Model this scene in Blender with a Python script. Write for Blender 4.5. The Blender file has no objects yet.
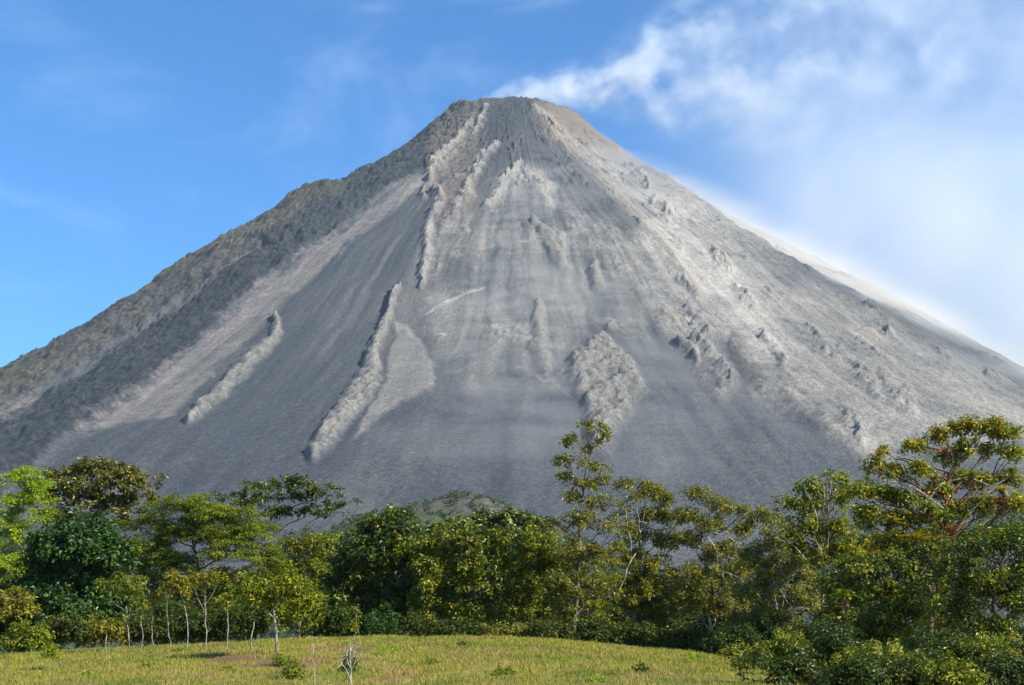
import bpy, math, random
import numpy as np
from mathutils import Vector

SC = bpy.context.scene
COL = SC.collection
random.seed(7)
RNG = np.random.default_rng(11)

# ------------------------------------------------------------------ camera
W, H = 1024, 685
F = 1024 * 50 / 36
PITCH = math.atan(297.5 / F)
ZC = 1.7
CP, SP = math.cos(PITCH), math.sin(PITCH)
VX, VY = 8.0, 3000.0            # volcano axis

cam = bpy.data.cameras.new("camera")
cam.lens = 50; cam.sensor_width = 36; cam.clip_start = 0.5; cam.clip_end = 60000
camo = bpy.data.objects.new("camera", cam)
COL.objects.link(camo)
camo.location = (0, 0, ZC)
camo.rotation_euler = (math.pi / 2 + PITCH, 0, 0)
SC.camera = camo


def at(px, py, Y):
    """the world point seen at a place in the photograph, Y metres away"""
    a = (px - 512) / F; b = (342.5 - py) / F
    d = (a, CP - SP * b, SP + CP * b)
    k = Y / d[1]
    return Vector((d[0] * k, Y, ZC + d[2] * k))


# ------------------------------------------------------------------ numpy noise
_P = np.random.default_rng(3).permutation(256).astype(np.int32)
_P = np.concatenate([_P, _P, _P])
_G = np.random.default_rng(4).normal(size=(256, 3)).astype(np.float32)
_G /= np.linalg.norm(_G, axis=1)[:, None]


def noise(x, y, z):
    x = np.asarray(x, np.float32); y = np.asarray(y, np.float32) + 0 * x; z = np.asarray(z, np.float32) + 0 * x
    xi = np.floor(x).astype(np.int32); yi = np.floor(y).astype(np.int32); zi = np.floor(z).astype(np.int32)
    xf = x - xi; yf = y - yi; zf = z - zi
    u = xf * xf * xf * (xf * (xf * 6 - 15) + 10); v = yf * yf * yf * (yf * (yf * 6 - 15) + 10); w = zf * zf * zf * (zf * (zf * 6 - 15) + 10)
    out = 0
    for dx in (0, 1):
        for dy in (0, 1):
            for dz in (0, 1):
                h = _P[_P[_P[(xi + dx) & 255] + ((yi + dy) & 255)] + ((zi + dz) & 255)]
                g = _G[h]
                dot = g[..., 0] * (xf - dx) + g[..., 1] * (yf - dy) + g[..., 2] * (zf - dz)
                out = out + dot * (u if dx else 1 - u) * (v if dy else 1 - v) * (w if dz else 1 - w)
    return out * 1.5


def fbm(x, y, z, o=4, g=.5, ridge=False):
    s = 0; a = 1; t = 0; k = 1
    for i in range(o):
        n = noise(np.asarray(x) * k + 13.1 * i, np.asarray(y) * k + 7.7 * i, np.asarray(z) * k + 3.3 * i)
        if ridge:
            n = 1 - 2 * np.abs(n)
        s = s + a * n; t += a; a *= g; k *= 2.03
    return s / t


def sstep(a, b, x):
    t = np.clip((x - a) / (b - a), 0, 1)
    return t * t * (3 - 2 * t)


# ------------------------------------------------------------------ object helpers
def tag(o, label=None, cat=None, group=None, kind=None):
    if label: o["label"] = label
    if cat: o["category"] = cat
    if group: o["group"] = group
    if kind: o["kind"] = kind
    return o


def mesh_np(name, verts, faces, mat, parent=None, cols=None, smooth=False, colname="tone"):
    """faces: list of (n,k) int arrays"""
    me = bpy.data.meshes.new(name)
    verts = np.asarray(verts, np.float32)
    faces = [np.asarray(f, np.int32) for f in faces if len(f)]
    me.vertices.add(len(verts)); me.vertices.foreach_set("co", verts.ravel())
    nl = sum(f.size for f in faces); nf = sum(len(f) for f in faces)
    me.loops.add(nl); me.polygons.add(nf)
    me.loops.foreach_set("vertex_index", np.concatenate([f.ravel() for f in faces]))
    ls = []; s = 0
    for f in faces:
        ls.append(s + np.arange(len(f), dtype=np.int32) * f.shape[1]); s += f.size
    me.polygons.foreach_set("loop_start", np.concatenate(ls))
    me.update(calc_edges=True)
    if smooth:
        me.polygons.foreach_set("use_smooth", np.ones(nf, bool))
    else:
        me.polygons.foreach_set("use_smooth", np.zeros(nf, bool))
    if cols is not None:
        c = np.ones((len(verts), 4), np.float32); c[:, :3] = cols
        at_ = me.color_attributes.new(colname, 'FLOAT_COLOR', 'POINT')
        at_.data.foreach_set("color", c.ravel())
    me.materials.append(mat)
    o = bpy.data.objects.new(name, me)
    COL.objects.link(o)
    if parent: o.parent = parent
    return o


def empty(name, loc):
    o = bpy.data.objects.new(name, None)
    o.empty_display_size = .3
    o.location = loc
    COL.objects.link(o)
    return o


class Nd:
    """short-hand for building node trees"""
    def __init__(s, nt): s.nt = nt; s.nt.nodes.clear()
    def n(s, t, **k):
        q = s.nt.nodes.new(t)
        for a, b in k.items(): setattr(q, a, b)
        return q
    def put(s, sock, v):
        if hasattr(v, 'is_linked') or isinstance(v, bpy.types.NodeSocket): s.nt.links.new(v, sock)
        else: sock.default_value = v
    def m(s, op, *a, clamp=False):
        q = s.n('ShaderNodeMath', operation=op); q.use_clamp = clamp
        for i, v in enumerate(a): s.put(q.inputs[i], v)
        return q.outputs[0]
    def ramp(s, v, a, b, lo=0., hi=1., smooth=True):
        q = s.n('ShaderNodeMapRange'); q.interpolation_type = 'SMOOTHSTEP' if smooth else 'LINEAR'
        for i, w in zip((0, 1, 2, 3, 4), (v, a, b, lo, hi)): s.put(q.inputs[i], w)
        return q.outputs[0]
    def noise(s, vec, scale, detail=4, rough=.5, dist=0.):
        q = s.n('ShaderNodeTexNoise'); s.put(q.inputs['Vector'], vec)
        q.inputs['Scale'].default_value = scale; q.inputs['Detail'].default_value = detail
        q.inputs['Roughness'].default_value = rough; q.inputs['Distortion'].default_value = dist
        return q.outputs['Fac']
    def map(s, vec, scale=(1, 1, 1), loc=(0, 0, 0), rot=(0, 0, 0)):
        q = s.n('ShaderNodeMapping'); s.put(q.inputs[0], vec)
        q.inputs['Scale'].default_value = scale; q.inputs['Location'].default_value = loc; q.inputs['Rotation'].default_value = rot
        return q.outputs[0]
    def mix(s, fac, a, b, blend='MIX'):
        q = s.n('ShaderNodeMix'); q.data_type = 'RGBA'; q.blend_type = blend
        s.put(q.inputs[0], fac); s.put(q.inputs[6], a); s.put(q.inputs[7], b)
        return q.outputs[2]


def new_mat(name):
    m = bpy.data.materials.new(name); m.use_nodes = True
    return m, Nd(m.node_tree)


def principled(nd, col, rough=.8, spec=.3, bump=None, bstr=.3, bdist=.1):
    p = nd.n('ShaderNodeBsdfPrincipled'); nd.put(p.inputs['Base Color'], col)
    nd.put(p.inputs['Roughness'], rough); p.inputs['Specular IOR Level'].default_value = spec
    if bump is not None:
        b = nd.n('ShaderNodeBump'); b.inputs['Strength'].default_value = bstr; b.inputs['Distance'].default_value = bdist
        nd.put(b.inputs['Height'], bump); nd.put(p.inputs['Normal'], b.outputs[0])
    o = nd.n('ShaderNodeOutputMaterial')
    nd.put(o.inputs['Surface'], p.outputs[0])
    return p, o


# ------------------------------------------------------------------ materials
def leaf_mat(name, spec=.35, rough=.42, trans=.28):
    m, nd = new_mat(name)
    a = nd.n('ShaderNodeAttribute', attribute_name="tone")
    p = nd.n('ShaderNodeBsdfPrincipled'); nd.put(p.inputs['Base Color'], a.outputs['Color'])
    p.inputs['Roughness'].default_value = rough; p.inputs['Specular IOR Level'].default_value = spec
    t = nd.n('ShaderNodeBsdfTranslucent')
    c = nd.mix(1., a.outputs['Color'], (1.5, 1.6, .6, 1), 'MULTIPLY')
    nd.put(t.inputs[0], c)
    mx = nd.n('ShaderNodeMixShader'); mx.inputs[0].default_value = trans
    nd.put(mx.inputs[1], p.outputs[0]); nd.put(mx.inputs[2], t.outputs[0])
    o = nd.n('ShaderNodeOutputMaterial'); nd.put(o.inputs[0], mx.outputs[0])
    return m


def bark_mat(name, c1, c2, sc=6):
    m, nd = new_mat(name)
    tc = nd.n('ShaderNodeTexCoord').outputs['Object']
    n1 = nd.noise(nd.map(tc, (1, 1, .3)), sc, 5, .6)
    n2 = nd.noise(tc, sc * .3, 3, .5)
    f = nd.ramp(nd.m('ADD', nd.m('MULTIPLY', n1, .6), nd.m('MULTIPLY', n2, .4)), .38, .62)
    principled(nd, nd.mix(f, (*c1, 1), (*c2, 1)), .85, .2, n1, .6, .03)
    return m


LEAF = leaf_mat("leaf_matte", .22, .5, .32)
LEAF_GLOSS = leaf_mat("leaf_glossy", .33, .42, .28)
GRASSM = leaf_mat("grass_blade", .2, .6, .3)
BARK_DARK = bark_mat("bark_dark", (.05, .04, .03), (.12, .10, .08))
BARK_STEM = bark_mat("bark_grey_stem", (.10, .085, .065), (.34, .30, .25), 9)
BARK_MID = bark_mat("bark_brown", (.10, .075, .05), (.22, .18, .13))
BARK_PALE = bark_mat("bark_pale_lichen", (.17, .15, .12), (.46, .43, .37))
BARK_RED = bark_mat("bark_mossy_red", (.10, .05, .03), (.19, .12, .075))

# ------------------------------------------------------------------ volcano surface
KR = np.array([0, 40, 80, 120, 160, 200, 260, 320, 400, 480, 560, 640, 720, 800, 900, 1000, 1100, 1200, 1300, 1400, 1550, 1700, 1900, 2200, 2600.])
HL = np.array([1160, 1158, 1155, 1150, 1140, 1098, 1037, 990, 935, 880, 834, 784, 724, 661, 580, 503, 440, 373, 312, 258, 164, 70, 10, -45, -120.])
HR = np.array([1160, 1158, 1155, 1150, 1126, 1078, 1025, 973, 911, 850, 797, 741, 685, 640, 570, 498, 425, 355, 297, 240, 148, 68, 10, -45, -120.])


def vbase(r, az):
    w = np.clip(.5 + .575 * np.sin(az), 0, 1)
    f_ = (np.abs(np.cos(az)) * (np.cos(az) > 0)) ** 2
    return np.interp(r, KR, HL) * (1 - w) + np.interp(r, KR, HR) * w


def settle(R, A):
    wl = np.clip(.5 + .575 * np.sin(A), 0, 1)
    return (1 - wl) * np.interp(R, [0, 165, 233, 354, 446, 540, 686, 812, 930, 1080, 1500], [8, 12, 20, 27, 40, 24, 26, 24, 30, 36, 36]) \
        + wl * np.interp(R, [0, 160, 240, 350, 436, 600, 840, 1050, 1500], [12, 15, 9, 18, 13, 5, 8, 16, 16])


def survey(x, y, z):
    """where a point of the slope lies on the survey photograph"""
    z = z - ZC
    fw = y * CP + z * SP; up = -y * SP + z * CP
    return 512 + F * x / fw, 342.5 - F * up / fw


def seg_dist(U, V, pts):
    """distance to a polyline of (u, v, half width), in half widths; signed side; run 0..1"""
    best = np.full(U.shape, 1e9, np.float32); side = np.zeros_like(best); run = np.zeros_like(best)
    n = len(pts) - 1
    for i in range(n):
        (x0, y0, w0), (x1, y1, w1) = pts[i], pts[i + 1]
        dx, dy = x1 - x0, y1 - y0; L = dx * dx + dy * dy
        t = np.clip(((U - x0) * dx + (V - y0) * dy) / L, 0, 1)
        ex = U - (x0 + t * dx); ey = V - (y0 + t * dy)
        d = np.sqrt(ex * ex + ey * ey) / (w0 + t * (w1 - w0))
        m = d < best
        best = np.where(m, d, best); side = np.where(m, (ex * dy - ey * dx) / math.sqrt(L), side); run = np.where(m, (i + t) / n, run)
    return best, side, run


def poly_in(U, V, pts, soft):
    """soft inside mask of a polygon"""
    inside = np.zeros(U.shape, bool); d = np.full(U.shape, 1e9, np.float32)
    n = len(pts)
    for i in range(n):
        x0, y0 = pts[i]; x1, y1 = pts[(i + 1) % n]
        dx, dy = x1 - x0, y1 - y0
        t = np.clip(((U - x0) * dx + (V - y0) * dy) / (dx * dx + dy * dy + 1e-6), 0, 1)
        d = np.minimum(d, np.hypot(U - x0 - t * dx, V - y0 - t * dy))
        c = ((y0 > V) != (y1 > V))
        xi = x0 + (V - y0) * dx / (dy if abs(dy) > 1e-6 else 1e-6)
        inside ^= c & (U < xi)
    sd = np.where(inside, d, -d)
    return sstep(-soft, soft, sd)


def build_volcano():
    na, nr = 1300, 800
    azf = np.linspace(-74, 74, na)
    azb = np.linspace(74, 286, 190)[1:-1]
    az = np.radians(np.concatenate([azf, azb]))
    r = np.concatenate([[0.5], np.linspace(4, 1820, nr - 30), np.linspace(1850, 2600, 29)])
    R, A = np.meshgrid(r, az)
    x = VX + R * np.sin(A); y = VY - R * np.cos(A)
    h = vbase(R, A)
    U, V = survey(x, y, h - .6 * settle(R, A))
    front = (np.cos(A) > -.45)
    s1 = R / 100.
    # broad uneven shape of the cone
    big = fbm(x / 420, y / 420, h / 420, 3)
    h = h + big * 16 * sstep(150, 500, R)
    ang = A * 57.3
    # fall-line gullies
    gul = fbm(ang / 5.5, R / 900, 0, 3, .55, True)
    gul2 = fbm(ang / 1.6, R / 420, 5, 3, .55)
    iso = fbm(x / 55, y / 55, h / 55, 5, .6, True)
    fine = fbm(x / 16, y / 16, h / 16, 3, .6)
    iso2 = fbm(x / 27 + 9, y / 27, h / 27, 4, .6, True)
    wx = fbm(x / 70, y / 70, h / 70, 4, .6) * 11
    wy = fbm(x / 70 + 40, y / 70, h / 70, 4, .6) * 9
    u = U + wx; v = V + wy
    wq = fbm(x / 26, y / 26, h / 26 + 9, 3, .6) * 5
    u2 = U + wx * .5 + wq; v2 = V + wy * .5 + wq * .6
    zero = np.zeros_like(u)

    # ---- zones (surveyed outlines)
    rocky = poly_in(u, v, [(-900, 900), (-60, 530), (20, 478), (80, 428), (150, 374), (196, 338), (235, 308), (266, 278), (290, 262), (322, 238), (348, 219), (388, 190), (430, 170), (452, 140), (470, 118), (470, 40), (-900, 40)], 2.2) * front
    rocky_h = poly_in(u, v, [(-900, 900), (-60, 530), (20, 478), (80, 428), (150, 374), (196, 338), (235, 308), (266, 278), (290, 262), (322, 238), (348, 219), (388, 190), (430, 170), (452, 140), (470, 118), (470, 40), (-900, 40)], 15) * front
    gully = np.exp(-seg_dist(u2, v2, [(-60, 452, 9), (30, 398, 8), (120, 340, 6), (200, 290, 4), (262, 244, 3)])[0] ** 2)
    gully2 = np.exp(-seg_dist(u2, v2, [(-40, 440, 6), (10, 412, 5), (34, 396, 2.5)])[0] ** 2)
    summit = poly_in(u, v, [(425, 175), (434, 118), (455, 85), (575, 85), (600, 128), (640, 160), (560, 150), (525, 118), (505, 150), (470, 205), (440, 235)], 5) * front
    streamA = poly_in(u, v, [(432, 172), (392, 196), (350, 224), (325, 243), (292, 268), (268, 284), (238, 312), (198, 342), (152, 380), (95, 425), (130, 415), (150, 413), (176, 402), (202, 375), (250, 330), (287, 296), (325, 262), (372, 222), (432, 182)], 3)
    lobe1, s_1, r_1 = seg_dist(u2, v2, [(276, 314, 3), (279, 322, 5), (264, 344, 8), (242, 362, 8), (222, 382, 7), (200, 400, 6), (188, 414, 3)])
    lobe2a, s_2, r_2 = seg_dist(u2, v2, [(399, 284, 2), (394, 292, 3.5), (386, 312, 4.5), (376, 334, 6), (369, 352, 8)])
    lobe2b, s_3, r_3 = seg_dist(u2, v2, [(372, 352, 7), (374, 366, 12), (358, 388, 13), (342, 408, 13), (326, 428, 13), (312, 444, 8)])
    nose2 = seg_dist(u2, v2, [(374, 362, 8), (386, 370, 4)])[0]
    apron = poly_in(u, v, [(394, 310), (412, 322), (428, 340), (434, 372), (431, 384), (412, 392), (398, 396), (380, 408), (352, 432), (366, 398), (388, 370), (388, 340)], 3)
    lobe3 = poly_in(u2, v2, [(570, 354), (584, 340), (602, 334), (616, 344), (634, 362), (644, 386), (636, 392), (628, 404), (614, 430), (608, 445), (592, 440), (588, 414), (583, 392), (571, 374)], 7)
    lob4 = seg_dist(u2, v2, [(594, 268, 7), (597, 284, 8)])[0]
    lob5 = seg_dist(u2, v2, [(538, 302, 6), (540, 345, 12), (545, 362, 8)])[0]
    lob6 = seg_dist(u2, v2, [(534, 222, 4), (546, 238, 7), (560, 262, 7)])[0]
    strk = [[(470, 122, 3), (452, 150, 4), (436, 168, 5), (424, 196, 3)],
            [(494, 148, 3), (478, 166, 5), (468, 196, 6), (456, 206, 7)],
            [(520, 162, 3), (497, 186, 6), (490, 206, 4)],
            [(484, 104, 2), (484, 116, 4), (474, 130, 2)],
            [(438, 196, 4), (428, 228, 6), (424, 262, 5), (420, 282, 2)],
            [(530, 172, 8), (545, 190, 12), (552, 205, 5)]]
    streaks = zero
    for s in strk: streaks = np.maximum(streaks, np.exp(-seg_dist(u, v, s)[0] ** 2 * 1.1))
    vein = np.exp(-seg_dist(U, V + wq * .3, [(426, 306, .7), (446, 296, 1.5), (470, 285, 1.3), (486, 281, .6)])[0] ** 2)
    # the wide field of pale blocky lava right of the middle
    right = poly_in(u, v, [(560, 150), (600, 160), (660, 190), (740, 235), (820, 290), (900, 335), (1000, 385), (1100, 430), (1010, 440), (940, 442), (905, 452), (868, 462), (840, 446), (812, 418), (780, 404), (752, 392), (735, 362), (728, 340), (712, 345), (738, 378), (722, 392), (690, 360), (664, 330), (640, 300), (604, 262), (560, 240)], 9)
    centre = poly_in(u, v, [(440, 200), (520, 150), (560, 170), (600, 240), (640, 300), (655, 350), (610, 330), (560, 350), (520, 372), (470, 380), (434, 335), (425, 300), (410, 260)], 12)
    spur = np.exp(-seg_dist(u2, v2, [(534, 108, 4), (548, 122, 7), (572, 150, 7), (610, 190, 7), (650, 235, 6), (700, 300, 5)])[0] ** 2)
    rridge, rs, rr_ = seg_dist(u2, v2, [(640, 160, 6), (700, 215, 9), (756, 255, 10), (811, 284, 10), (870, 318, 11), (943, 352, 14), (1024, 385, 18), (1150, 440, 24)])
    lumps = [(700, 322, 12), (712, 356, 12), (724, 372, 8), (775, 352, 8), (783, 366, 6), (826, 352, 11), (868, 384, 12), (848, 362, 9), (664, 214, 7), (855, 430, 10), (722, 268, 9), (745, 300, 9), (690, 350, 8), (900, 400, 14), (640, 180, 8), (880, 330, 10)]
    lmp = zero
    for (a, b, c) in lumps: lmp = np.maximum(lmp, np.exp(-seg_dist(u + wq * 1.5, v + wq, [(a - c * 1.1, b - c * 1.0, c * .5), (a, b, c * .7), (a + c * .9, b + c * 1.3, c * .5)])[0] ** 2))

    brk = fbm(x / 34, y / 34, h / 34 + 2, 4, .65)
    chute = poly_in(u2, v2, [(440, 180), (425, 200), (412, 270), (395, 300), (366, 345), (330, 412), (300, 445), (215, 450), (200, 425), (252, 352), (292, 300), (330, 262), (374, 222)], 6)
    outc = sstep(.20, .44, fbm(ang / 4.2 + wq * .05, R / 95, 31, 4, .62) + .10 * right + .12 * sstep(620, 350, R) - .25 * sstep(385, 430, V)) * (1 - rocky) * front * sstep(150, 330, R) * (1 - chute) * (1 - .7 * streamA)
    def ridge(d, k=1.): return np.clip(1 - d * d + brk * 1.1 * np.clip(d * 1.3, 0, 1), 0, 1) ** .9 * (d < 1.8) * k
    # steep on the left, gentle on the right
    hgt = zero
    hgt = np.maximum(hgt, ridge(lobe1) * (.5 + 3 * iso + 4.5 * iso2 + 2 * brk))
    hgt = np.maximum(hgt, ridge(lobe2a) * (3 + 3 * iso + 4.5 * iso2 + 3 * brk))
    hgt = np.maximum(hgt, ridge(lobe2b) * (.5 + 4 * iso + 5.5 * iso2 + 3 * brk))
    hgt = np.maximum(hgt, ridge(nose2) * 6)
    hgt = np.maximum(hgt, apron * 3)
    hgt = np.maximum(hgt, lobe3 * (1 + 6 * iso + 6 * iso2))
    hgt = np.maximum(hgt, ridge(lob4) * (7 + 9 * iso))
    hgt = np.maximum(hgt, ridge(lob5) * (5 + 4 * iso))
    hgt = np.maximum(hgt, ridge(lob6) * (4 + 9 * iso))
    hgt = np.maximum(hgt, lmp * (4 + 8 * iso))
    hgt = np.maximum(hgt, right * (7 + 4 * gul2))
    hgt = hgt + streaks * (3 + 4.5 * iso) + spur * 9 + np.exp(-rridge ** 2) * 11
    hgt = hgt - gully * 7
    rough = np.clip((rocky * .4 + rocky_h * .55) * (1 - .8 * gully) + summit * .7 + right * .24 + streaks * .5 + lmp * .6 + np.exp(-rridge ** 2) * .5
                    + lobe3 * .5 + ridge(lobe2b, .5) + ridge(lobe1, .45) + ridge(lobe2a, .6) + .05 * centre, 0, 1)
    gulw = fbm((ang + big * 3) / 3.1, R / 600, 8, 4, .6, True)
    h = h + outc * (1 + 2.5 * iso) + hgt * front + gul * 3.5 * sstep(120, 400, R) + gulw * 4.5 * sstep(150, 400, R) * sstep(-.3, .3, big) + gul2 * 2.4 * sstep(180, 480, R)
    crag = np.clip(rocky * .4 + rocky_h * .6 + lobe3 * .5 + ridge(lobe2b, .5) + ridge(lobe1, .5) + ridge(lobe2a, .6) + lmp * .9 + summit * .45 + right * .24 + streaks * .35 + outc * .5 + centre * .12 + .12 * sstep(650, 300, R), 0, 1.2)
    iso3 = fbm(x / 11 + 3, y / 11, h / 11, 3, .6, True)
    iso4 = fbm(x / 6.3 + 3, y / 6.3, h / 6.3, 2, .6, True)
    patch = sstep(-.25, .25, fbm(x / 60 + 5, y / 60, h / 60, 3))
    h = h + rough * (iso * 8.5 + iso2 * 4.2 + fine * 2.) + crag * (iso2 * 6 + iso3 * 5.5 + iso4 * 3.2) * (.35 + .65 * patch) + (1 - rough) * (fine * .25 + iso3 * .3 + iso4 * (.45 + .5 * sstep(370, 440, V)))
    h = h + rocky_h * fbm(x / 150, y / 150, h / 150, 3, .5, True) * 13 * sstep(100, 300, R)
    # knob on the left skyline, left by the older crater
    ka, kb = seg_dist(U, V, [(286, 204, 10), (303, 197, 12), (320, 190, 13)])[:2]
    h = h + np.exp(-ka ** 2 * .8) * (30 + 8 * iso) * front
    h = h - 5 * sstep(400, 150, R)
    h = h - settle(R, A)      # the rubble stands on the slope: settle it so the skyline keeps its height
    h = np.where(h > 1142, 1142 + (h - 1142) * .35, h)
    # crater bowl behind the rim
    bowl = np.exp(-((x - VX + 10) ** 2 + (y - VY - 25) ** 2) / (2 * 55 ** 2))
    h = h - bowl * 34 + np.exp(-((R - 120) / 40) ** 2) * (iso * 3.5 + fine * 2)

    # ---- albedo of the ground cover, plus painted shadow between the blocks
    n1 = fbm(x / 190, y / 190, h / 190, 4, .55)
    angw = ang + 1.4 * fbm(x / 120, y / 120, h / 120 + 4, 3)
    strk_n = fbm(angw / 1.1, R / 330, 2, 4, .6)
    rip = fbm(ang / 5, (h + gul2 * 16 + n1 * 40) / 10, 1, 3, .6)
    sand = np.array([.052, .058, .065]); ash = np.array([.25, .228, .198]); lava = np.array([.026, .030, .034])
    tan_ = np.array([.11, .085, .062]); pink = np.array([.19, .155, .14]); green = np.array([.085, .10, .04])
    col = np.ones(x.shape + (3,), np.float32) * sand

    def lay(c, m):
        nonlocal col
        m = np.clip(m, 0, 1)[..., None]
        col = col * (1 - m) + np.asarray(c) * m
    upper = sstep(470, 250, V)
    strk_f = fbm(angw / .33, R / 190, 8, 3, .6)
    lay(ash, (.08 + .18 * upper) * (.55 + strk_n * 1.6 + strk_f * .4 + n1 * 1.1) * (1 - rocky))
    lay(ash, .22 * sstep(380, 440, V) * np.clip(n1 * 1.5, 0, 1))
    lay(ash, centre * np.clip(.22 + rip * .42 + strk_n * .5 + strk_f * .2 + n1 * .5, 0, .8))
    lay(ash, streamA * np.clip(.40 + rip * .5 + strk_n * .35, 0, .85))
    lay(pink, streamA * .25)
    lay(ash, right * np.clip(.30 + rip * .35 + iso * .35 + n1 * .6 + strk_f * .1, 0, .85))
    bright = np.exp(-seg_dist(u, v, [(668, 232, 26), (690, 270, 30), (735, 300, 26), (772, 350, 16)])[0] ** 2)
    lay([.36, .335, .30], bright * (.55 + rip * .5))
    lay([.10, .095, .09], outc * np.clip(.45 - iso * .6, 0, .8))
    lay([.22, .20, .18], outc * np.clip(iso * .8 + iso3 * .5, 0, .8))
    lay(ash, apron * (.55 + rip * .3))
    lay(ash, np.clip(streaks * (.55 + iso * .4), 0, 1) * .85)
    lay([.36, .34, .31], vein * .6)
    lay(lava, rocky * np.clip(.85 + n1 * .4, 0, 1))
    lay(sand * 1.15, chute * .5 * np.clip(.85 - strk_n * 1.2 - strk_f * .45, 0, 1))
    dash = sstep(.30, .55, fbm(ang / 2.2, h / 7 + ang * .4, 4, 3, .55)) * sstep(-.1, .3, n1)
    lay([.42, .40, .37], dash * np.clip(centre + streamA * .8 + right * .5, 0, 1) * .55)
    lay(tan_ * .8, rocky * np.clip(fbm(x / 60, y / 60, h / 60, 3) * .9 - .1, 0, .3))
    rim_ = np.exp(-seg_dist(u, v, [(80, 430, 6), (150, 378, 7), (196, 340, 6), (236, 311, 6), (267, 281, 7), (291, 265, 6), (324, 241, 7), (350, 222, 5)])[0] ** 2)
    lay(pink * 1.25, rim_ * sstep(.0, .5, iso3 * .5 + brk * 1.4 - .1) * .35)
    edge = sstep(70, 8, np.interp(U.ravel(), [-100, 0, 55, 150, 225, 285, 345, 420, 455], [418, 367, 340, 280, 232, 192, 179, 131, 103]).reshape(U.shape) * -1 + V)
    lay([.10, .08, .045], rocky * edge * np.clip(.3 + n1, 0, .6) * sstep(380, 300, U))
    lay(green * .7, rocky * np.exp(-((U - 305) / 16) ** 2 - ((V - 200) / 9) ** 2) * .8 * patch)
    lay(green, rocky * np.exp(-((U - 10) / 40) ** 2 - ((V - 378) / 16) ** 2) * .25)
    lay([.10, .10, .105], gully * .75 * rocky)
    band = np.exp(-seg_dist(u2, v2, [(-40, 430, 9), (60, 362, 8), (150, 304, 7), (240, 246, 6), (300, 214, 4)])[0] ** 2)
    lay([.085, .078, .066], band * .7 * rocky)
    lay(pink, gully2 * .7)
    for l_, k_ in ((lobe1, .75), (lobe2a, .7), (lobe2b, .7), (lob4, .45), (lob5, .6), (lob6, .3)):
        lay([.175, .162, .145], ridge(l_) * np.clip(k_ * .8 + iso * .6 + iso3 * .6, 0, 1))
    lay([.155, .145, .130], lobe3 * (.5 + iso * .3 + iso2 * .6))
    cap = poly_in(u, v, [(486, 112), (500, 96), (532, 96), (560, 140), (600, 178), (650, 222), (628, 246), (575, 212), (540, 168), (512, 160), (480, 205), (462, 215), (485, 150)], 8)
    lay(sand * .75, cap * .78 * (1 - streaks))
    lay(lava * 1.2, summit * np.clip(.35 + n1, 0, .8) * (1 - streaks))
    lay([.17, .13, .10], summit * sstep(525, 560, U) * .6 + summit * (U < 478) * .30)
    lay([.25, .22, .18], spur * .7)
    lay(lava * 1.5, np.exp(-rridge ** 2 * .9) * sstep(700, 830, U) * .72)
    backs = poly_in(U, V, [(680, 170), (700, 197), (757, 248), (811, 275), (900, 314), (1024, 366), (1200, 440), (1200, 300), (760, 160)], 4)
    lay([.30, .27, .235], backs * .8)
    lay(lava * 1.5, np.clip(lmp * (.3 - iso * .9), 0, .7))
    # vegetation creeping up the lowest slopes
    lay([.04, .06, .03], sstep(25, -5, h + n1 * 20) * .8)
    speck = RNG.random(x.shape).astype(np.float32)
    col = col * (1 + (iso4 * .22 + iso3 * .12)[..., None] * (.35 + .65 * rough)[..., None])  # block shadow painted into the colour: rubble crests lighter, gaps darker
    amp = .14 + .18 * rough + .12 * sstep(330, 420, V)
    col = col * (1 + (speck[..., None] - .5) * 2 * amp[..., None])
    col = np.clip(col, .01, .9)

    NA, NR = R.shape
    verts = np.stack([x, y, h], -1).reshape(-1, 3)
    i = np.arange(NA)[:, None]; j = np.arange(NR - 1)[None, :]; i2 = (i + 1) % NA
    faces = np.stack([i * NR + j, i2 * NR + j, i2 * NR + j + 1, i * NR + j + 1], -1).reshape(-1, 4)[:, ::-1]
    m, nd = new_mat("volcanic_ash_and_lava")
    a = nd.n('ShaderNodeAttribute', attribute_name="tone").outputs['Color']
    tc = nd.n('ShaderNodeTexCoord').outputs['Object']
    f1 = nd.noise(tc, .2, 5, .75)
    f2 = nd.noise(tc, .8, 2, .7)
    g = nd.m('MULTIPLY', nd.ramp(f1, .3, .7, .80, 1.20, False), nd.ramp(f2, .3, .7, .66, 1.34, False))
    c = nd.n('ShaderNodeVectorMath', operation='SCALE'); nd.put(c.inputs[0], a); nd.put(c.inputs['Scale'], g)
    hgt_ = nd.m('ADD', f1, nd.m('MULTIPLY', f2, .3))
    principled(nd, c.outputs[0], .95, .12, hgt_, .9, 2.2)
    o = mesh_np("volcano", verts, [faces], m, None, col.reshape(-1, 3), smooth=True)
    tag(o, kind="structure")
    return verts


build_volcano()


# ------------------------------------------------------------------ ground
CX = np.array([-60, 0, 60, 150, 250, 330, 400, 500, 560, 650, 720, 800, 1024, 1100.])
CY = np.array([662, 657, 655, 649, 644, 640, 637, 638, 641, 650, 660, 671, 680, 684.])
CREST = 90.
_xs = (CX - 512) / F * CREST * 1.02
_zs = ZC + CREST * np.tan(PITCH - np.arctan((CY - 342.5) / F))


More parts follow.
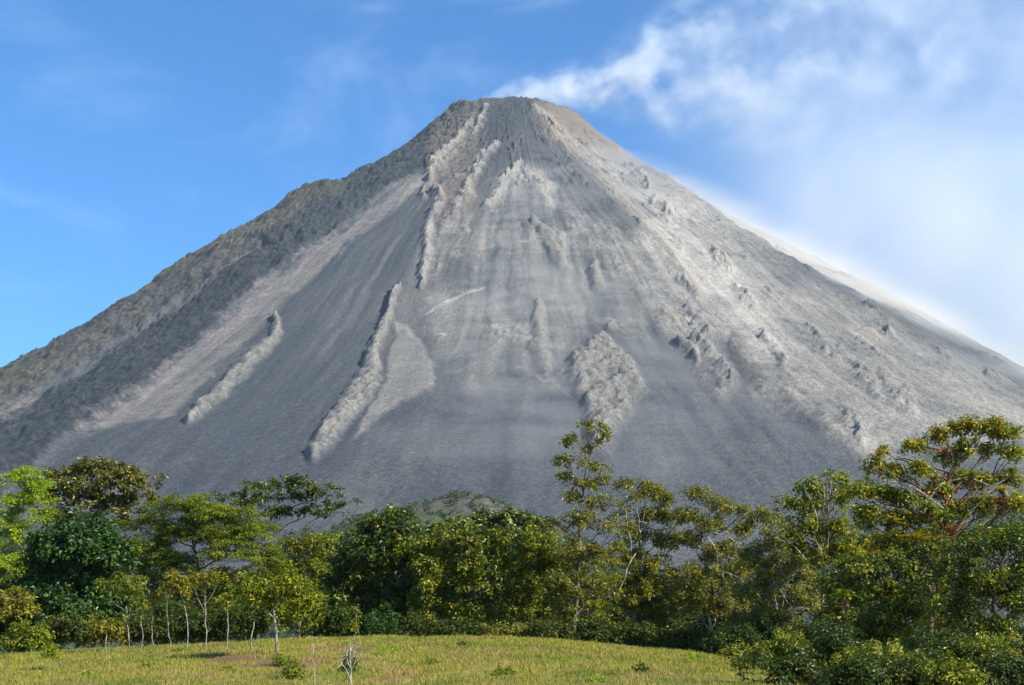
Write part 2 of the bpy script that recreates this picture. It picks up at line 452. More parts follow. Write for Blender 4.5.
def gz(x, y):
    x = np.asarray(x, float); y = np.asarray(y, float)
    crest = np.interp(x, _xs, _zs)
    t = np.clip(y / CREST, 0, 1)
    u = np.clip((t - .3) / .7, 0, 1)
    near = crest * np.sin(u * math.pi / 2) ** 1.6
    far = crest + (-.8 - crest) * sstep(CREST, CREST + 30, y) - 9 * sstep(160, 900, y) - 30 * sstep(1200, 2500, y)
    z = np.where(y < CREST, near, far)
    z = z + fbm(x / 9, y / 9, 0, 3) * .22 * sstep(8, 30, np.hypot(x, y)) * sstep(400, 150, y)
    z = z + fbm(x / 2.3, y / 3, 3, 3, .6) * .20 * sstep(160, 120, y) * sstep(8, 30, y)
    return z


def soil(x, y):
    """bare reddish earth: 0..1"""
    n = fbm(x / 3.2, y / 6.5, 1, 4, .6)
    c = np.exp(-((np.asarray(x) + 9.5) / 7) ** 2 - ((np.asarray(y) - 62) / 17) ** 2)
    c2 = np.exp(-((np.asarray(x) + 19) / 7) ** 2 - ((np.asarray(y) - 64) / 14) ** 2) * .7
    return np.clip(sstep(.12, .45, n + .34 * np.maximum(c, c2) - .08), 0, 1)


def build_ground():
    g1 = np.concatenate([np.linspace(-70, 70, 281)])
    ext = np.array([90, 130, 200, 350, 600, 1100, 2000, 4000, 9000.])
    xs = np.concatenate([-ext[::-1], g1, ext])
    ys = np.concatenate([[-9000, -3000, -800, -200, -60, -20], np.linspace(-10, 140, 401), [150, 170, 200, 260, 350, 500, 700, 900, 1100, 1300, 1600, 2000, 2600, 3500, 5000, 9000]])
    X, Y = np.meshgrid(xs, ys)
    Z = gz(X, Y)
    n = fbm(X / 14, Y / 14, 4, 3); s = soil(X, Y)[..., None]
    f = np.clip(.5 + n * 1.2, 0, 1)[..., None]
    col = np.array([.12, .125, .025]) * f + np.array([.21, .165, .05]) * (1 - f)
    col = col * (1 - s) + np.array([.16, .092, .052]) * s
    far = sstep(CREST + 8, CREST + 30, Y)[..., None]
    col = col * (1 - far) + np.array([.035, .045, .02]) * far
    nx, ny = len(xs), len(ys)
    i = np.arange(ny - 1)[:, None]; j = np.arange(nx - 1)[None]
    faces = np.stack([i * nx + j, i * nx + j + 1, (i + 1) * nx + j + 1, (i + 1) * nx + j], -1).reshape(-1, 4)
    m, nd = new_mat("pasture_soil")
    a = nd.n('ShaderNodeAttribute', attribute_name="tone").outputs['Color']
    tc = nd.n('ShaderNodeTexCoord').outputs['Object']
    f1 = nd.noise(tc, 2.5, 6, .65)
    c = nd.n('ShaderNodeVectorMath', operation='SCALE'); nd.put(c.inputs[0], a); nd.put(c.inputs['Scale'], nd.ramp(f1, .3, .7, .6, 1.4, False))
    principled(nd, c.outputs[0], .95, .1, f1, .8, .12)
    tag(mesh_np("ground", np.stack([X, Y, Z], -1).reshape(-1, 3), [faces], m, None, col.reshape(-1, 3), smooth=True), kind="structure")


build_ground()


def ground_at(px, py):
    """the point of the field seen at a place in the photograph"""
    lo = 20.
    for Y in np.arange(30, 130, .5):
        p = at(px, py, Y)
        if p.z <= float(gz(p.x, Y)):
            return Vector((p.x, Y, float(gz(p.x, Y))))
    p = at(px, py, CREST); return Vector((p.x, CREST, float(gz(p.x, CREST))))


# ------------------------------------------------------------------ foothills
def build_foothill(name, cx, cy, rx, ry, hz, top_col, rot=0.):
    n = 150
    u, v = np.meshgrid(np.linspace(-1, 1, n), np.linspace(-1, 1, n))
    X = cx + u * rx * 1.5; Y = cy + v * ry * 1.5
    d = np.hypot(u * 1.5 + .12 * fbm(u * 2, v * 2, cx, 2), v * 1.5)
    Z = -25 + (hz + 25) * (1 - sstep(.05, 1.5, d)) * (1 + .10 * fbm(X / 90, Y / 90, 2, 4)) + 3.5 * fbm(X / 14, Y / 14, 5, 3) * (1 - sstep(.9, 1.4, d))
    w = sstep(.55, .95, Z / hz + fbm(X / 70, Y / 70, 1, 3) * .22)[..., None]
    col = np.array([.045, .065, .028]) * (1 - w) + np.asarray(top_col) * w
    i = np.arange(n - 1)[:, None]; j = np.arange(n - 1)[None]
    faces = np.stack([i * n + j, i * n + j + 1, (i + 1) * n + j + 1, (i + 1) * n + j], -1).reshape(-1, 4)
    m, nd = new_mat("foothill_cover")
    a = nd.n('ShaderNodeAttribute', attribute_name="tone").outputs['Color']
    tc = nd.n('ShaderNodeTexCoord').outputs['Object']
    f1 = nd.noise(tc, .15, 8, .7)
    c = nd.n('ShaderNodeVectorMath', operation='SCALE'); nd.put(c.inputs[0], a); nd.put(c.inputs['Scale'], nd.ramp(f1, .3, .7, .6, 1.4, False))
    principled(nd, c.outputs[0], .95, .1, f1, .9, 3.)
    tag(mesh_np(name, np.stack([X, Y, Z], -1).reshape(-1, 3), [faces], m, None, col.reshape(-1, 3), smooth=True), kind="structure")
    return X.ravel(), Y.ravel(), Z.ravel(), w.ravel()


p1 = at(476, 486, 1280)
h1 = build_foothill("foothill", p1.x - 6, 1290, 210, 120, p1.z - 12, [.085, .08, .06])
p2 = at(395, 510, 1190)
h2 = build_foothill("grassy_hill", p2.x, 1200, 150, 100, p2.z - 3, [.045, .06, .026])


def build_forest():
    """trees of the far plain and foothills, seen as one mass"""
    pts = []
    for (X, Y, Z, w), n, keep in ((h1, 6500, .35), (h2, 4500, .5)):
        idx = RNG.integers(0, len(X), n * 4)
        ok = (Z[idx] > -8) & (RNG.random(n * 4) > w[idx] * .7)
        k = fbm(X[idx] / 40, Y[idx] / 40, 3, 3) > -.35
        idx = idx[ok & k][:n]
        j = RNG.normal(0, 1.5, (len(idx), 2))
        pts.append(np.stack([X[idx] + j[:, 0], Y[idx] + j[:, 1], Z[idx], np.full(len(idx), 1.)], -1))
    n = 2600
    yy = RNG.uniform(1000, 1400, n); xx = RNG.uniform(-.42, .42, n) * yy
    pts.append(np.stack([xx, yy, gz(xx, yy), np.full(n, 1.5)], -1))
    P = np.concatenate(pts)
    n = len(P); k = 26
    s = RNG.uniform(1.2, 2.6, n) * P[:, 3]
    d = RNG.normal(size=(n, k, 3)); d /= np.linalg.norm(d, axis=2)[..., None]
    d[..., 2] = np.abs(d[..., 2])
    c = P[:, None, :3] + np.array([0, 0, .6]) * s[:, None, None] + d * s[:, None, None] * np.array([.8, .8, 1.0])
    tone = np.stack([RNG.uniform(.05, .10, n), RNG.uniform(.075, .12, n), RNG.uniform(.025, .045, n)], -1)
    V_, F_, C_ = leaves(c.reshape(-1, 3), d.reshape(-1, 3), np.repeat(s * .9, k), np.repeat(s * .8, k), np.repeat(tone, k, 0))
    tag(mesh_np("forest", V_, [F_], LEAF, None, C_), "hazy green forest covering the low foothills at the volcano's base", "forest", kind="stuff")


# ------------------------------------------------------------------ leaves and branches
def unit(v):
    return v / np.maximum(np.linalg.norm(v, axis=-1, keepdims=True), 1e-6)


def leaves(c, out, L, Wd, tone, up=.55, wild=.7, droop=.25):
    """folded leaf blades: c base points, out outward direction"""
    n = len(c)
    L = np.asarray(L) * .86; Wd = np.asarray(Wd) * .86
    L = np.broadcast_to(L, (n,)).astype(float)[:, None]; Wd = np.broadcast_to(Wd, (n,)).astype(float)[:, None]
    nrm = unit(out * .6 + np.array([0, 0, up]) + RNG.normal(0, wild * .6, (n, 3)))
    fw = unit(np.cross(nrm, RNG.normal(size=(n, 3))) * .6 + out * .8)
    fw = unit(fw - nrm * np.sum(fw * nrm, 1, keepdims=True))
    sd = np.cross(nrm, fw)
    k = RNG.uniform(.7, 1.25, (n, 1)); L = L * k; Wd = Wd * k
    v0 = c
    v1 = c + fw * L * .45 + sd * Wd * .5 + nrm * Wd * .16
    v2 = c + fw * L - nrm * L * droop
    v3 = c + fw * L * .45 - sd * Wd * .5 + nrm * Wd * .16
    V_ = np.stack([v0, v1, v2, v3], 1).reshape(-1, 3)
    i = np.arange(n)[:, None] * 4
    F_ = np.concatenate([np.hstack([i, i + 1, i + 2]), np.hstack([i, i + 2, i + 3])])
    C_ = np.repeat(tone, 4, 0)
    return V_, F_, C_


class Tubes:
    def __init__(s): s.v = []; s.f = []; s.n = 0
    def add(s, pts, r0, r1, sides=5, power=1.):
        pts = np.asarray(pts, float); m = len(pts)
        t = np.linspace(0, 1, m) ** power
        rad = r0 + (r1 - r0) * t
        tan = np.gradient(pts, axis=0); tan = unit(tan)
        ref = np.array([0.31, .95, .07]); a = unit(np.cross(tan, ref)); b = np.cross(tan, a)
        th = np.arange(sides) * 2 * math.pi / sides
        ring = pts[:, None, :] + rad[:, None, None] * (np.cos(th)[None, :, None] * a[:, None, :] + np.sin(th)[None, :, None] * b[:, None, :])
        s.v.append(ring.reshape(-1, 3))
        i = np.arange(m - 1)[:, None]; j = np.arange(sides)[None]; j2 = (j + 1) % sides
        s.f.append((s.n + np.stack([i * sides + j, i * sides + j2, (i + 1) * sides + j2, (i + 1) * sides + j], -1)).reshape(-1, 4))
        s.n += m * sides
    def build(s, name, mat, parent):
        return mesh_np(name, np.concatenate(s.v), [np.concatenate(s.f)], mat, parent, smooth=True)


def bez(a, b, c, n):
    t = np.linspace(0, 1, n)[:, None]
    return (1 - t) ** 2 * a + 2 * t * (1 - t) * b + t * t * c


def wob(p, amp):
    q = p.copy(); n = len(p)
    if n > 2:
        w = RNG.normal(0, amp, (n, 3)); w[0] = 0; w[-1] = 0
        q += w
    return q


# leaf palettes: (weight, rgb)
PAL = {
    'olive': [(5, (.075, .095, .018)), (3, (.115, .125, .022)), (1, (.13, .12, .03)), (1, (.035, .05, .016))],
    'bronze': [(4, (.060, .062, .022)), (3, (.10, .085, .035)), (2, (.15, .125, .06)), (2, (.045, .055, .022))],
    'lime': [(5, (.16, .22, .02)), (3, (.11, .16, .018)), (2, (.22, .25, .03))],
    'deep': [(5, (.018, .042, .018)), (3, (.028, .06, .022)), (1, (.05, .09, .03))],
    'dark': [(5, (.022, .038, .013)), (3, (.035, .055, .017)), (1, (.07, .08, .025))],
    'moss': [(5, (.095, .115, .016)), (3, (.125, .145, .02)), (1, (.06, .08, .015))],
    'gloss': [(5, (.032, .050, .018)), (3, (.06, .075, .028)), (1, (.13, .13, .07))],
    'warm': [(5, (.095, .115, .016)), (3, (.15, .155, .02)), (1.2, (.20, .15, .025)), (2, (.04, .055, .014))],
    'mixed': [(5, (.050, .072, .015)), (3, (.11, .125, .018)), (2, (.19, .19, .025)), (.35, (.28, .12, .02))],
    'airy': [(5, (.075, .085, .018)), (3, (.13, .13, .022)), (2, (.15, .12, .035)), (.4, (.26, .15, .03))],
    'dusty': [(4, (.090, .095, .024)), (3, (.14, .125, .035)), (2, (.20, .165, .06)), (1, (.05, .06, .02))],
    'yellow': [(4, (.16, .16, .02)), (3, (.10, .12, .018)), (2, (.36, .26, .02)), (.6, (.40, .16, .02))],
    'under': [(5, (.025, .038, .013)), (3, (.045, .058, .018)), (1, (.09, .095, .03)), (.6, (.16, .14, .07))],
    'gold': [(4, (.11, .11, .02)), (3, (.17, .14, .03)), (2, (.24, .16, .03)), (2, (.06, .07, .02))],
    'silver': [(4, (.05, .065, .028)), (2, (.22, .23, .18)), (3, (.035, .05, .02))],
}


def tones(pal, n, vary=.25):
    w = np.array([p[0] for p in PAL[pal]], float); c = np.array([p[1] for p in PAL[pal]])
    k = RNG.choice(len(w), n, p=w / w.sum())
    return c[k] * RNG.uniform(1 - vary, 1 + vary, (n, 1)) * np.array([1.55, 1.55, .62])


def grow(name, label, cat, base, Y, lobes, pal, L=.34, Wd=.19, cl=1.0, per=24, cr=.55, bark=None, tr=.16, gap=-.05,
         flat=1., depth=.85, group=None, mat=None, twig=.014, bend=.45, fork=.3, up=.55, wild=.7, shell=.45, sides=6, gs=.9, pal2=None, limb=.42, bare=0):
    """one tree: base = (px, Y) of the stem's foot; lobes = crown outline as (px, py, rx, ry [, dY]) at the tree's distance"""
    bark = bark or BARK_MID; mat = mat or LEAF
    f0 = at(base[0], 640, Y)
    foot = np.array([f0.x, Y, float(gz(f0.x, Y)) - .12])
    s = Y / F / math.cos(PITCH) * 1.0
    lw = []
    for q in lobes:
        c = at(q[0], q[1], Y); dy = (q[4] if len(q) > 4 else RNG.uniform(-.35, .35) * q[2] * s)
        lw.append((np.array([c.x, c.y + dy, c.z]), np.array([q[2] * s, max(q[2], q[3]) * s * depth, q[3] * s])))
    root = empty(name, foot)
    tb = Tubes()
    top = max(lw, key=lambda q: q[0][2] - .3 * abs(q[0][0] - foot[0]))[0]
    hgt = top[2] - foot[2]
    mid = foot + (top - foot) * .5; mid[0] = foot[0] + (top[0] - foot[0]) * .25; mid[1] = foot[1] + (top[1] - foot[1]) * .25
    lead = wob(bez(foot, mid, top, 10), hgt * .008)
    tb.add(lead, tr, tr * .16, 7, .9)
    cc = []; oo = []; segs = []
    for (c, rr) in lw:
        hd = np.hypot(c[0] - foot[0], c[1] - foot[1])
        za = np.clip(c[2] - bend * hd - .25 * rr[2], foot[2] + fork * hgt, top[2] - .05 * hgt)
        k = np.clip(np.interp(za, lead[:, 2], np.arange(10)), 0, 8.5); i0 = int(k)
        a = lead[i0] + (lead[i0 + 1] - lead[i0]) * (k - i0)
        if np.linalg.norm(c - a) > .3:
            m_ = a * .45 + c * .55; m_[2] = a[2] + (c[2] - a[2]) * (.75 if bend < .5 else .55)
            lp = wob(bez(a, m_, c + np.array([0, 0, rr[2] * .25]), 8), .03 * np.linalg.norm(c - a))
            r_ = tr * limb * (1 - .5 * (a[2] - foot[2]) / max(hgt, .1)) + .012
            tb.add(lp, r_, r_ * .25, 5)
        else:
            lp = lead[-5:]
            r_ = tr * .3
        area = 4 * math.pi * ((rr[0] * rr[2] + rr[0] * rr[1] + rr[1] * rr[2]) / 3)
        n = max(4, int(area / (cr * cr) * .42 * cl))
        d = unit(RNG.normal(size=(n * 2, 3)))
        d[:, 2] = np.where(d[:, 2] < -.35, -d[:, 2], d[:, 2])
        rad = RNG.random((n * 2, 1)) ** shell * (1 + .45 * RNG.random((n * 2, 1)) ** 4)
        p = c + d * rr * rad * (1 + .22 * fbm(d[:, 0] * 2 + c[0], d[:, 1] * 2, d[:, 2] * 2, 2)[:, None])
        g = fbm(p[:, 0] / gs / 1.3, p[:, 1] / gs / 1.3, p[:, 2] / gs, 2)
        keep = np.flatnonzero(g > gap)[:n]
        p = p[keep]; d = d[keep]
        # boughs gather the twigs
        nb = max(3, len(p) // 9)
        hub = p[RNG.permutation(len(p))[:nb]]
        hubs = []
        for q in hub:
            t = RNG.integers(2, len(lp)); s0 = lp[t]
            e = s0 + (q - s0) * .72
            mm = (s0 + e) / 2 + np.array([0, 0, -.06 * np.linalg.norm(e - s0)])
            bp = wob(bez(s0, mm, e, 5), .02 * np.linalg.norm(e - s0))
            tb.add(bp, max(r_ * .38, twig * 1.4), twig, 4)
            hubs.append(bp[2:])
        hubs = np.array(hubs).reshape(-1, 3) if len(hubs) else lp
        for q in p:
            dd = np.sum((hubs - q) ** 2, 1); h0 = hubs[np.argmin(dd)]
            e = q + RNG.normal(0, .05, 3)
            tb.add(np.stack([h0, (h0 + e) / 2 + RNG.normal(0, .05, 3), e]), twig, twig * .5, 3)
        cc.append(p); oo.append(unit(d * .7 + np.array([0, 0, .35])))
    C = np.concatenate(cc); O = np.concatenate(oo)
    n = len(C)
    kk = RNG.integers(int(per * .75), int(per * 1.7) + 1, n)
    idx = np.repeat(np.arange(n), kk)
    d = unit(RNG.normal(size=(len(idx), 3)) + O[idx] * .5)
    off = d * (RNG.random((len(idx), 1)) ** .5) * cr * np.array([1, 1, flat])
    P_ = C[idx] + off
    clt = RNG.uniform(.72, 1.3, n)[idx][:, None]
    tn = tones(pal, len(idx)) * clt
    if pal2:
        sel = (RNG.random(n) < pal2[1])[idx]
        t2 = tones(pal2[0], len(idx)) * clt
        tn = np.where(sel[:, None], t2, tn)
    V_, F_, C_ = leaves(P_, unit(d * .6 + O[idx] * .5), L, Wd, tn, up, wild)
    fo = foot
    tb_o = tb
    if bare:
        tbb = Tubes()
        for q in range(bare):
            c, rr = lw[RNG.integers(0, len(lw))]
            a = lead[RNG.integers(3, 8)]
            e = c + np.array([RNG.uniform(-1.2, 1.2) * rr[0], -rr[1] * RNG.uniform(.7, 1.25), RNG.uniform(-.3, 1.3) * rr[2]])
            m_ = (a + e) / 2 + np.array([0, -rr[1] * .6, .22 * np.linalg.norm(e - a)])
            bp = wob(bez(a, m_, e, 9), .05); tbb.add(bp, .045, .012, 4)
            for u_ in range(5):
                st = bp[RNG.integers(3, 8)]; en = st + (e - a) * .12 + RNG.normal(0, .45, 3) + np.array([0, 0, .25])
                tbb.add(wob(bez(st, (st + en) / 2 + RNG.normal(0, .12, 3), en, 4), .03), .017, .006, 3)
        for k_ in range(len(tbb.v)): tbb.v[k_] = tbb.v[k_] - fo
        tbb.build("bare_branches", BARK_PALE, root)
    for k_ in range(len(tb.v)): tb.v[k_] = tb.v[k_] - fo
    tb.build("trunk", bark, root)
    mesh_np("crown", V_ - fo, [F_], mat, root, C_)
    tag(root, label, cat, group)
    return root, C, lead


build_forest()
exec_trees = True
NL = 0

# ---- the tree line, left to right
G_FRONT = "tall trees standing behind the pasture"
grow("broadleaf_tree", "tall tree with sparse bronze-green tiered top near the left end of the tree line", "tree",
     (92, 0), 122, [(100, 472, 34, 13), (74, 490, 26, 12), (122, 484, 30, 12), (58, 476, 16, 8), (96, 506, 34, 14), (134, 497, 20, 8), (80, 524, 34, 14), (126, 520, 24, 12), (48, 500, 18, 12)],
     'bronze', .42, .24, 1.0, 20, .55, BARK_PALE, .2, .02, group=G_FRONT, mat=LEAF_GLOSS, fork=.55, flat=.6, bend=.4)
grow("feathery_tree", "slender bright lime-green feathery tree at the left edge of the photo", "tree",
     (26, 0), 112, [(26, 482, 22, 14), (12, 506, 18, 12), (38, 496, 18, 14), (20, 540, 20, 16), (40, 520, 14, 14), (4, 530, 16, 20), (12, 575, 22, 20)],
     'lime', .24, .12, 1.5, 34, .5, BARK_MID, .14, .05, group=G_FRONT, fork=.35, flat=.5)
grow("dark_leafy_tree", "dense near-black green tree with big shiny leaves below the bronze-topped tree", "tree",
     (78, 0), 106, [(78, 548, 40, 24), (52, 570, 30, 24), (104, 562, 28, 28), (70, 592, 44, 28), (108, 600, 30, 28), (38, 606, 28, 26), (78, 620, 46, 22), (85, 530, 26, 14)],
     'deep', .44, .27, 1.1, 26, .6, BARK_DARK, .2, -.2, group=G_FRONT, mat=LEAF_GLOSS)
grow("spreading_tree", "wide mossy green flat-topped tree with dark spreading limbs left of the umbrella-crowned tree", "tree",
     (212, 0), 116, [(190, 510, 36, 12), (158, 528, 28, 14), (222, 520, 40, 14), (252, 536, 28, 16), (198, 538, 36, 14), (150, 552, 24, 18), (172, 566, 26, 14), (236, 556, 32, 20), (268, 562, 18, 18), (262, 586, 24, 18), (132, 574, 22, 18), (226, 584, 26, 16)],
     'moss', .22, .11, 1.4, 40, .55, BARK_DARK, .24, -.15, group=G_FRONT, flat=.4, fork=.35, bend=.35, shell=.4)
grow("umbrella_tree", "dark umbrella-crowned tree with bare forking limbs and sky-like gaps above the mossy spreading tree", "tree",
     (258, 0), 128, [(290, 486, 30, 9), (258, 492, 26, 9), (232, 497, 20, 8), (318, 494, 26, 9), (338, 506, 16, 8), (284, 500, 34, 9), (310, 510, 24, 9), (250, 505, 20, 6), (334, 516, 14, 6), (282, 514, 18, 7)],
     'gloss', .40, .20, .95, 10, .40, BARK_DARK, .2, .17, group=G_FRONT, mat=LEAF_GLOSS, fork=.45, bend=.62, flat=.6, limb=.5)
grow("broadleaf_tree", "rounded dark tree with yellow-green leaf tips, right beside the umbrella-crowned tree", "tree",
     (385, 0), 108, [(394, 530, 24, 16), (372, 536, 18, 16), (412, 556, 22, 22), (384, 560, 34, 24), (352, 560, 20, 18), (366, 590, 30, 26), (404, 596, 32, 28), (386, 620, 48, 22), (345, 592, 22, 24), (400, 522, 10, 8)],
     'dark', .40, .23, 1.1, 24, .55, BARK_DARK, .18, -.15, group=G_FRONT, mat=LEAF_GLOSS, pal2=('warm', .35))
grow("broadleaf_tree", "low wide tree with olive and yellow leaves left of centre, under the whitish-leaved crown", "tree",
     (452, 0), 104, [(436, 552, 26, 20), (468, 548, 28, 18), (498, 552, 24, 18), (450, 580, 34, 24), (486, 584, 34, 26), (438, 606, 28, 24), (472, 616, 40, 22), (430, 575, 18, 22)],
     'mixed', .30, .17, 1.15, 26, .5, BARK_MID, .16, -.12, group=G_FRONT, mat=LEAF_GLOSS)
grow("silver_leaf_tree", "large-leaved tree with silvery grey-green leaf tops peeking over the low olive tree", "tree",
     (500, 0), 124, [(462, 526, 22, 8), (486, 522, 26, 8), (516, 522, 24, 8), (438, 532, 18, 8), (540, 528, 16, 9), (500, 540, 40, 12), (455, 545, 26, 12)],
     'silver', .46, .27, 1.2, 20, .5, BARK_PALE, .2, -.15, group=G_FRONT, mat=LEAF_GLOSS, flat=.5, fork=.5)
grow("broadleaf_tree", "dark olive bushy tree filling the middle of the tree line left of the tallest one", "tree",
     (528, 0), 106, [(518, 556, 26, 22), (540, 548, 22, 20), (512, 590, 26, 28), (540, 590, 28, 28), (524, 620, 36, 20), (556, 572, 20, 24)],
     'mixed', .28, .16, 1.1, 26, .5, BARK_MID, .15, -.1, group=G_FRONT)
TALL = grow("slender_tree", "tallest slender tree at the centre with a thin see-through crown rising over the grey slope", "tree",
     (572, 0), 100, [(590, 430, 16, 8), (600, 438, 15, 8), (578, 444, 15, 9), (592, 452, 14, 8), (570, 462, 15, 8), (594, 468, 17, 6), (562, 480, 12, 7), (582, 486, 16, 6), (600, 480, 11, 5), (572, 500, 17, 8), (602, 506, 18, 10), (628, 486, 13, 6), (634, 500, 12, 7), (584, 524, 24, 12), (618, 528, 20, 12), (560, 530, 18, 12), (574, 556, 24, 16), (604, 560, 26, 16), (562, 588, 26, 20), (596, 592, 28, 20), (578, 616, 34, 18)],
     'airy', .27, .15, 1.0, 13, .34, BARK_MID, .15, .13, group=G_FRONT, fork=.15, bend=.8, gs=.8, mat=LEAF_GLOSS, limb=.3, twig=.018)
grow("airy_tree", "loose olive tree with bare ascending twigs, right beside the tallest slender tree", "tree",
     (632, 0), 104, [(645, 492, 13, 10), (664, 500, 14, 9), (632, 512, 14, 10), (654, 516, 18, 11), (676, 520, 12, 10), (640, 538, 22, 13), (668, 545, 18, 13), (626, 562, 20, 16), (654, 572, 24, 16), (636, 596, 28, 20), (666, 604, 24, 20), (640, 622, 34, 15)],
     'airy', .25, .14, 1.25, 17, .36, BARK_PALE, .13, .0, group=G_FRONT, fork=.15, bend=.85, limb=.32, twig=.018, bare=8)
grow("airy_tree", "straggly brownish tree with pale leafless twigs, next right of the loose olive tree", "tree",
     (712, 0), 102, [(698, 498, 15, 8), (720, 508, 18, 8), (690, 518, 16, 10), (742, 515, 15, 8), (712, 528, 20, 11), (748, 532, 18, 12), (688, 544, 16, 13), (724, 556, 22, 13), (700, 580, 24, 16), (744, 574, 22, 16), (690, 608, 24, 20), (728, 608, 30, 20)],
     'dusty', .23, .13, 1.3, 17, .36, BARK_PALE, .13, -.02, group=G_FRONT, fork=.12, bend=.8, limb=.38, twig=.022, bare=9)
grow("airy_tree", "rounded olive-brown tree with arching whitish branches, left of the tree hung with bromeliads", "tree",
     (782, 0), 96, [(764, 520, 16, 12), (778, 545, 22, 15), (756, 560, 20, 16), (790, 572, 26, 18), (764, 592, 26, 18), (800, 604, 28, 20), (768, 620, 28, 18), (740, 630, 24, 16)],
     'dusty', .23, .13, 1.25, 17, .36, BARK_PALE, .16, -.02, group=G_FRONT, fork=.1, bend=.6, limb=.45, twig=.024, bare=13)
grow("broadleaf_tree", "rounded tree dotted with yellow leaves, touching the left side of the bromeliad tree", "tree",
     (822, 0), 92, [(808, 492, 20, 11), (832, 482, 20, 9), (792, 508, 15, 12), (824, 508, 28, 14), (848, 496, 16, 10), (802, 532, 24, 16), (836, 534, 26, 16), (820, 558, 26, 18), (850, 566, 20, 20), (788, 548, 14, 12)],
     'warm', .28, .15, 1.0, 22, .45, BARK_MID, .16, .0, group=G_FRONT, pal2=('yellow', .12), bare=9)
EPI = grow("bromeliad_tree", "big gnarled tree at the right with thick reddish limbs, yellow leaf tufts and perched bromeliads", "tree",
     (925, 0), 84, [(985, 430, 17, 11), (962, 428, 13, 9), (1006, 436, 13, 10), (938, 438, 12, 9), (912, 450, 12, 9), (888, 456, 10, 8), (870, 468, 11, 9), (892, 476, 14, 11), (1012, 456, 12, 10), (990, 456, 12, 9), (966, 452, 12, 9), (944, 464, 12, 10), (918, 474, 14, 11), (862, 492, 13, 11), (884, 500, 16, 12), (908, 502, 16, 12), (936, 492, 14, 12), (962, 482, 12, 10), (984, 484, 12, 10), (1010, 482, 12, 11), (872, 520, 18, 13), (900, 524, 18, 13), (930, 520, 16, 12), (958, 512, 16, 12), (986, 508, 15, 12), (1014, 508, 14, 12), (892, 546, 22, 12), (930, 544, 20, 12)],
     'warm', .28, .13, 1.6, 18, .36, BARK_RED, .20, -.08, group=G_FRONT, fork=.3, bend=.62, limb=.62, mat=LEAF_GLOSS, twig=.02, pal2=('yellow', .45), bare=8)
grow("dark_leafy_tree", "dense dark green small-leaved tree in the right foreground, before the bromeliad tree's lower limbs", "tree",
     (985, 0), 72, [(972, 556, 30, 18), (1004, 546, 28, 16), (1020, 570, 22, 24), (958, 580, 26, 20), (990, 590, 34, 22), (1018, 610, 26, 24), (964, 618, 30, 22), (1000, 640, 34, 22), (1030, 540, 14, 18)],
     'warm', .20, .12, 1.15, 28, .40, BARK_DARK, .18, -.10, group=G_FRONT, mat=LEAF_GLOSS, pal2=('dark', .45))
grow("dark_leafy_tree", "dark evergreen tree with a light green leaf layer, left of the dense right foreground tree", "tree",
     (880, 0), 76, [(862, 574, 30, 16), (898, 566, 26, 14), (924, 586, 26, 20), (840, 594, 24, 18), (876, 604, 34, 22), (912, 618, 30, 22), (846, 628, 30, 20), (886, 644, 38, 18), (930, 556, 18, 12)],
     'dark', .22, .13, 1.15, 26, .40, BARK_DARK, .16, -.08, group=G_FRONT, mat=LEAF_GLOSS, pal2=('warm', .4))

# second rank, filling behind
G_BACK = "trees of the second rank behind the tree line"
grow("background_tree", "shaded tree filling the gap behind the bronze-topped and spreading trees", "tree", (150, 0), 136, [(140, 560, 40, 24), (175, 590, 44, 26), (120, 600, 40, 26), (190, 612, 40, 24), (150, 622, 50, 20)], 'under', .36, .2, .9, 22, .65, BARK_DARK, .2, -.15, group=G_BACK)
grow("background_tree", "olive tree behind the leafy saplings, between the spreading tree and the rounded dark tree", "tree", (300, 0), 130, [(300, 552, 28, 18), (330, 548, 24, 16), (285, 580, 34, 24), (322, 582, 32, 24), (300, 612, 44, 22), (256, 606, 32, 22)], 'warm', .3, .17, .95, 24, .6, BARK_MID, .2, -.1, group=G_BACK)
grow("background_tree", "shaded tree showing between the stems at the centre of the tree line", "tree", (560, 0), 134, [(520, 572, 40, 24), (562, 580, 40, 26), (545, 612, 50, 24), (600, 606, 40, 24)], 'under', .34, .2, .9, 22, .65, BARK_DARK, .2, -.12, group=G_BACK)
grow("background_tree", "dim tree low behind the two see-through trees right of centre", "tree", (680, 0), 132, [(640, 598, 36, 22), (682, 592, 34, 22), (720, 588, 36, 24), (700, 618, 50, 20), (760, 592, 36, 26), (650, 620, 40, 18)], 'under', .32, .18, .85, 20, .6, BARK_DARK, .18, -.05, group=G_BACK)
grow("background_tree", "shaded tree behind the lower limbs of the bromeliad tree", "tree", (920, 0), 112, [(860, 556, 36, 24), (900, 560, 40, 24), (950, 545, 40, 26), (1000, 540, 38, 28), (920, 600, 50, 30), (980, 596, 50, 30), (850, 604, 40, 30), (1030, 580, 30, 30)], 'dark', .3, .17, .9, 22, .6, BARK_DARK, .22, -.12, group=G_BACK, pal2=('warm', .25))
grow("background_tree", "dark tree at the far left edge behind the feathery lime tree", "tree", (10, 0), 134, [(4, 560, 34, 26), (30, 580, 36, 26), (-10, 600, 36, 30), (24, 616, 40, 24), (56, 600, 30, 30)], 'under', .36, .2, .9, 22, .65, BARK_DARK, .2, -.12, group=G_BACK)

